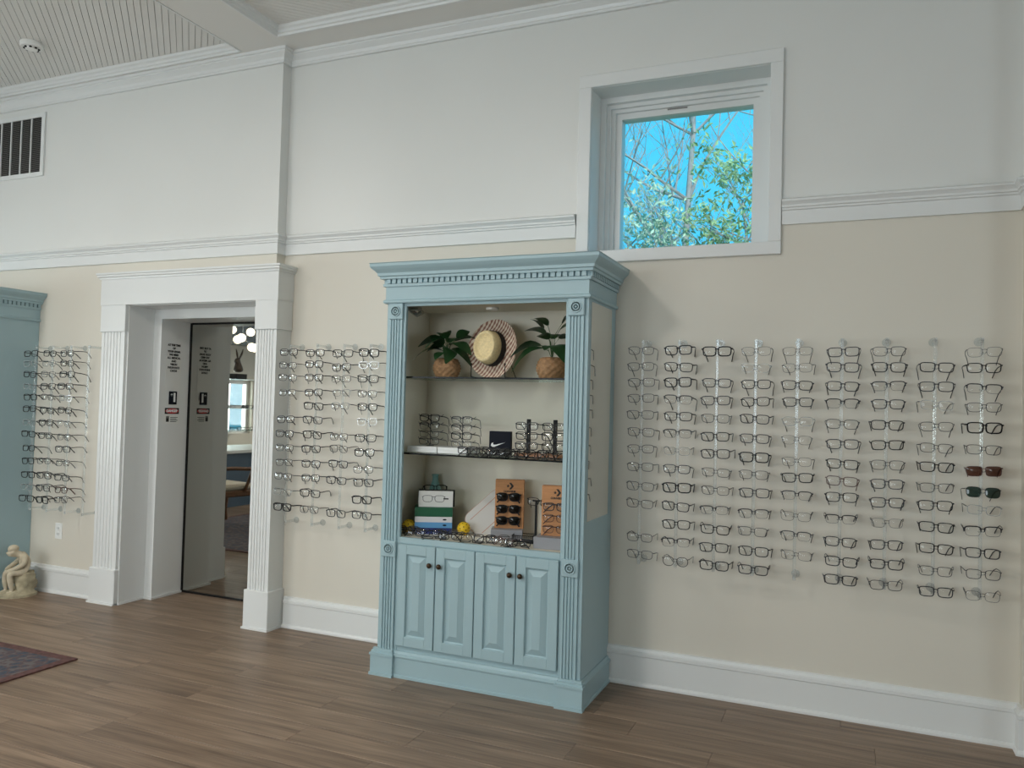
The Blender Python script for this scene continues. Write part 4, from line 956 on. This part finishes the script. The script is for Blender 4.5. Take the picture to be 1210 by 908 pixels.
def skin_obj(name, joints, edges, m, parent, root=0, sub=2, fat=1.0):
    me = bpy.data.meshes.new(name); bm = bmesh.new(); lay = bm.verts.layers.skin.verify()
    for i, j in enumerate(joints):
        v = bm.verts.new(j[:3]); v[lay].radius = (j[3]*fat, j[3]*fat); v[lay].use_root = (i == root)
    bm.verts.ensure_lookup_table()
    for a_, b_ in edges: bm.edges.new((bm.verts[a_], bm.verts[b_]))
    bm.to_mesh(me); bm.free(); me.materials.append(m); o = link(name, me, parent)
    md = o.modifiers.new('skin', 'SKIN'); md.use_smooth_shade = True
    o.modifiers.new('round', 'SUBSURF').levels = sub; o.modifiers['round'].render_levels = sub
    return o
def statue():
    t = tag(empty('seated_statue', (-5.49, -.265, 0), math.radians(62)), 'small cream stone statue of a seated figure on a rock by the left cabinet', 'statue')
    # local: the figure faces -x, seated on the rock; y is sideways (near side negative)
    rk = MB(); nA, nZ = 22, 11; rr = random.Random(5); vs = []
    for j in range(nZ):
        u = j/(nZ - 1); zz = .165*u
        for i in range(nA):
            a = 2*PI*i/nA; base = .125 if u < .12 else .075 + .016*math.sin(3*a + 5*u) + .008*rr.uniform(-1, 1)
            if .12 <= u < .25: base = .10
            cxo = 0 if u < .25 else .042
            vs.append((cxo*min(1, u*3) + base*math.cos(a)*(1.0 if u < .25 else .85), base*math.sin(a)*.85, zz))
    fs = [(j*nA + i, j*nA + (i+1) % nA, (j+1)*nA + (i+1) % nA, (j+1)*nA + i) for j in range(nZ - 1) for i in range(nA)] + [tuple(range(nA))[::-1], tuple((nZ-1)*nA + i for i in range(nA))]
    rk.add(vs, fs).build('rock', MATS['rock'], t, 50)
    J = [(.040, 0, .178, .040),      # 0 pelvis
         (.045, 0, .225, .036), (.030, 0, .268, .046), (.012, 0, .290, .026), (-.014, 0, .298, .020),   # 1 waist 2 chest 3 neck base 4 neck
         (-.044, 0, .306, .034), (-.052, 0, .330, .031),                                                # 5 head 6 crown
         (.030, -.050, .278, .019), (.022, -.068, .228, .016), (-.045, -.036, .190, .012), (-.068, -.025, .180, .010),   # 7-10 near arm resting on the thigh
         (.030, .050, .278, .019), (-.005, .062, .228, .016), (-.060, .040, .195, .012), (-.078, .028, .180, .010),     # 11-14 far arm
         (.025, -.030, .172, .026), (-.062, -.042, .166, .021), (-.048, -.042, .090, .016), (-.040, -.042, .036, .012), (-.078, -.044, .026, .010),   # 15-19 near leg
         (.025, .030, .172, .026), (-.075, .036, .172, .021), (-.075, .036, .095, .016), (-.066, .036, .036, .012), (-.104, .036, .026, .010)]
    E_ = [(0, 1), (1, 2), (2, 3), (3, 4), (4, 5), (5, 6), (2, 7), (7, 8), (8, 9), (9, 10), (2, 11), (11, 12), (12, 13), (13, 14), (0, 15), (15, 16), (16, 17), (17, 18), (18, 19), (0, 20), (20, 21), (21, 22), (22, 23), (23, 24)]
    skin_obj('figure', J, E_, MATS['stone'], t, 0, 2, 1.2)
    f = MB()
    f.tube([(-.064, 0, .324), (-.076, 0, .308), (-.068, 0, .302)], [.004, .007, .005], 6); f.build('nose', MATS['stone'], t, 60)
    MB().ball((-.036, 0, .336), .036, 14, 8, (1.0, .92, .8)).build('hair', MATS['stone'], t, 60)
statue()

# ------------------------------------------------------------------ the far side of the room, seen only in the mirrored door
bk = struct(BOX(XL, -8.2, -7.0, -.6, 2.30, ZC).build('ceiling_bulkhead', MATS['slate_paint'], None, 0))
dsk = tag(empty('counter', (-8.05, -3.75, 0)), 'slate blue counter with pale top reflected in the mirrored door', 'counter')
MB().cbox(-.42, .42, -1.0, .9, .0, .72, .004).build('body', MATS['navy_paint'], dsk, 0); MB().cbox(-.46, .47, -1.03, .93, .72, .76, .004).build('worktop', MATS['counter_top'], dsk, 0)
shf = tag(empty('glass_shelf_unit', (-8.0, -3.9, .76)), 'glass shelf unit on the counter reflected in the mirrored door', 'shelf unit')
for zz in (.24, .55, .96): BOX(-.14, .14, -.55, .55, zz, zz + .008).build('glass_shelf', MATS['shelf_glass'], shf, 0)
for s in (-1, 1):
    for q in (-1, 1): MB().tube([(s*.13, q*.54, 0), (s*.13, q*.54, 1.0)], .006, 8).build('post', MATS['chrome'], shf)
for i, (yy, zz, k) in enumerate(((-4.25, 1.37, 'W'), (-4.02, 1.37, 'W'), (-3.80, 1.37, 'B'), (-4.20, 1.06, 'B'), (-3.95, 1.06, 'K'), (-3.72, 1.06, 'B'))):
    glasses(k, '%s%s, %s on the %s glass shelf seen in the mirrored door' % (GK[k][3], '' if k == 'W' else ' eyeglasses', ORD[i % 3], ('upper', 'lower')[i//3]), 'eyewear on the reflected shelves', (-7.95, yy, zz - .028), (0, 0, math.radians(90)), 1.1)
rb = tag(empty('hare_bust', (-7.98, -3.88, 1.728)), 'dark bust of a long-eared hare reflected in the mirrored door', 'sculpture')
MB().cbox(-.07, .07, -.11, .10, 0, .075, .003).build('plinth', MATS['black_cloth'], rb, 0)
skin_obj('bust', [(0, -.01, .09, .075), (0, -.005, .16, .07), (0, .0, .22, .036), (0, .02, .262, .036), (0, .07, .255, .020), (.02, -.005, .30, .012), (.03, -.03, .36, .016), (.035, -.05, .43, .005), (-.02, -.005, .30, .012), (-.03, .0, .365, .016), (-.035, .015, .43, .005)],
         [(0, 1), (1, 2), (2, 3), (3, 4), (3, 5), (5, 6), (6, 7), (3, 8), (8, 9), (9, 10)], MATS['dark_bronze'], rb, 0, 2)
ch = tag(empty('globe_chandelier', (-7.4, -3.30, 2.05)), 'chandelier of glowing glass globes reflected in the mirrored door', 'chandelier')
MB().tube([(0, 0, .2), (0, 0, ZC - 2.05)], .008, 8).build('rod', MATS['chrome'], ch); MB().ball((0, 0, .2), .04, 12, 8).build('hub', MATS['chrome'], ch)
for i in range(7):
    a = 2*PI*i/7; rr = .16 + .05*(i % 2); zz = .08 + .11*(i % 3)
    MB().tube([(0, 0, .2), (rr*math.cos(a), rr*math.sin(a), zz)], .004, 6).build('arm', MATS['chrome'], ch)
    MB().ball((rr*math.cos(a), rr*math.sin(a), zz), .055, 14, 10).build('globe', MATS['globe_glow'], ch, 80)
def armchair():
    t = tag(empty('armchair', (-6.62, -2.17, .009), math.radians(12)), 'wooden armchair with cream seat reflected in the mirrored door', 'chair'); Wd = MATS['dark_wood']
    for sx in (-1, 1):
        MB().tube([(sx*.27, -.26, .40), (sx*.30, -.29, .30), (sx*.28, -.27, .14), (sx*.31, -.30, .0)], [.030, .032, .018, .022], 8).build('leg', Wd, t, 60)
        MB().tube([(sx*.24, .25, .40), (sx*.25, .28, .2), (sx*.26, .33, .0)], [.024, .02, .018], 8).build('leg', Wd, t, 60)
        MB().tube([(sx*.25, .28, .66), (sx*.31, .05, .665), (sx*.31, -.20, .645), (sx*.30, -.25, .62)], [.018, .022, .024, .02], 8).build('arm', Wd, t, 60)
        MB().tube([(sx*.28, -.12, .40), (sx*.31, -.14, .52), (sx*.305, -.20, .645)], [.02, .018, .02], 8).build('arm_support', Wd, t, 60)
    MB().cbox(-.28, .28, -.28, .27, .34, .41, .012).build('seat_rail', Wd, t, 0); MB().cbox(-.265, .265, -.275, .255, .40, .48, .03).build('seat', MATS['cream_fabric'], t, 0)
    MB().cbox(-.24, .24, .25, .31, .46, .98, .02).build('back_cushion', MATS['cream_fabric'], t, 0)
    MB().tube([(-.26, .29, .42), (-.27, .33, .75), (-.2, .35, 1.0), (0, .36, 1.06), (.2, .35, 1.0), (.27, .33, .75), (.26, .29, .42)], .022, 8).build('back_frame', Wd, t, 60)
armchair()
for i, (lx, ly) in enumerate(CEILING_FILLS):  # housings made for the added ceiling fill, out of view
    f = tag(empty('ceiling_fill_housing', (lx, ly, ZC)), 'unseen housing added for the fill light above the %s of the room' % ('left half', 'right half')[i], 'ceiling light')
    MB().lathe([(.0005, 0), (.27, 0), (.28, -.02), (.28, -.09), (.262, -.09), (.262, -.03), (.0005, -.03)], n=32).build('housing', MATS['white_plastic'], f)

# ------------------------------------------------------------------ outdoors beyond window_1
struct(BOX(-30, 20, .9, 40, -.5, -.4).build('ground', MATS['lawn'], None, 0))
def grow(mb, p, d, L, r, depth, rr, tips, spread=.55):
    pts = [Vector(p)]; rs = [r]; d = Vector(d).normalized(); n = 5
    for i in range(n):
        d = (d + Vector((rr.uniform(-.16, .16), rr.uniform(-.16, .16), rr.uniform(-.05, .14)))).normalized()
        pts.append(pts[-1] + d*L/n); rs.append(r*(1 - .55*(i + 1)/n))
    mb.tube(pts, rs, 6 if r > .015 else 4)
    if depth == 0: tips += pts[2:]; return
    for k in range(rr.choice((3, 4, 4, 5))):
        i = rr.randint(1, n); a = Vector((rr.uniform(-1, 1), rr.uniform(-1, 1), rr.uniform(-.15, .75))).normalized()
        grow(mb, pts[i], (d*(1 - spread) + a*spread), L*rr.uniform(.5, .75), rs[i]*.62, depth - 1, rr, tips, spread)
def leaves(tips, n, size, spread, m, parent, rr):
    vs = []; fs = []
    for i in range(n):
        c = rr.choice(tips) + Vector((rr.gauss(0, spread), rr.gauss(0, spread), rr.gauss(0, spread)))
        u = Vector((rr.uniform(-1, 1), rr.uniform(-1, 1), rr.uniform(-1, 1))).normalized(); w = u.cross(Vector((rr.uniform(-1, 1), rr.uniform(-1, 1), rr.uniform(-1, 1)))).normalized()
        s = size*rr.uniform(.6, 1.3); nn = u.cross(w)*.15*s; b = len(vs)
        vs += [c - u*s, c + w*s*.36 + nn, c + u*s, c - w*s*.36 + nn]; fs += [(b, b+1, b+2), (b, b+2, b+3)]
    me = bpy.data.meshes.new('foliage'); me.from_pydata([tuple(v) for v in vs], [], fs); me.materials.append(MATS[m])
    return tag(link('foliage', me, parent), kind='stuff')
def tree(label, base, H, r, depth, seed, lean, nleaf, size, spread, m, bl=.24, cat='tree', spread_b=.55, name='tree'):
    rr = random.Random(seed); t = tag(empty(name, base), label, cat, 'trees outside the window'); mb = MB(); tips = []
    pts = [Vector((0, 0, 0))]; rs = [r]; n = 8
    for i in range(n): pts.append(Vector((lean[0]*(i+1)/n + rr.uniform(-.05, .05), lean[1]*(i+1)/n, H*(i+1)/n))); rs.append(r*(1 - .75*(i+1)/n))
    mb.tube(pts, rs, 8)
    for i in range(3, n + 1):
        for k in range(3): grow(mb, pts[i], (rr.uniform(-1, 1), rr.uniform(-1, 1), rr.uniform(.15, .9)), H*bl, rs[i]*.6, depth, rr, tips, spread_b)
    mb.build('trunk_and_branches', MATS['bark'], t, 60)
    if nleaf: leaves(tips, nleaf, size, spread, m, t, rr)
tree('bare grey tree in the middle of the window view', (-2.62, 8.2, -.4), 8.2, .09, 3, 11, (.35, 0), 0, .05, .2, 'outdoor_leaf', .2)
tree('tall bare tree at the right of the window view', (-1.7, 12.5, -.4), 10.5, .06, 3, 5, (-.2, 0), 0, .05, .2, 'outdoor_leaf', .16)
tree('bare leaning tree at the left of the window view', (-4.4, 9.5, -.4), 8.5, .06, 3, 23, (.7, 0), 260, .05, .25, 'outdoor_leaf_pale', .18)
tree('broad leafed evergreen filling the right of the window view', (-1.45, 7.0, -.4), 4.75, .06, 2, 8, (.05, 0), 2900, .055, .12, 'outdoor_leaf', .14)
tree('pale evergreen along the bottom of the window view', (-2.6, 6.6, -.4), 4.0, .06, 2, 31, (.1, 0), 2300, .05, .14, 'outdoor_leaf_pale', .16)
tree('wispy pale shrub low in the left corner of the window view', (-3.3, 8.0, -.4), 4.4, .05, 2, 41, (.1, 0), 700, .05, .13, 'outdoor_leaf_pale', .16)
tree('leafy tree standing past the left edge of the window view', (-6.6, 8.5, -.4), 6.0, .08, 2, 51, (.2, 0), 1500, .07, .2, 'outdoor_leaf', .2)
tree('leafy tree standing past the right edge of the window view', (.6, 8.8, -.4), 6.2, .08, 2, 57, (.1, 0), 1700, .07, .2, 'outdoor_leaf', .2)
tree('bare tree standing well right of the window view', (2.6, 11.0, -.4), 9.0, .08, 2, 61, (.3, 0), 200, .06, .2, 'outdoor_leaf_pale', .2)
tree('pale tree standing well left of the window view', (-9.5, 10.5, -.4), 7.5, .08, 2, 67, (.3, 0), 1300, .07, .25, 'outdoor_leaf_pale', .2)
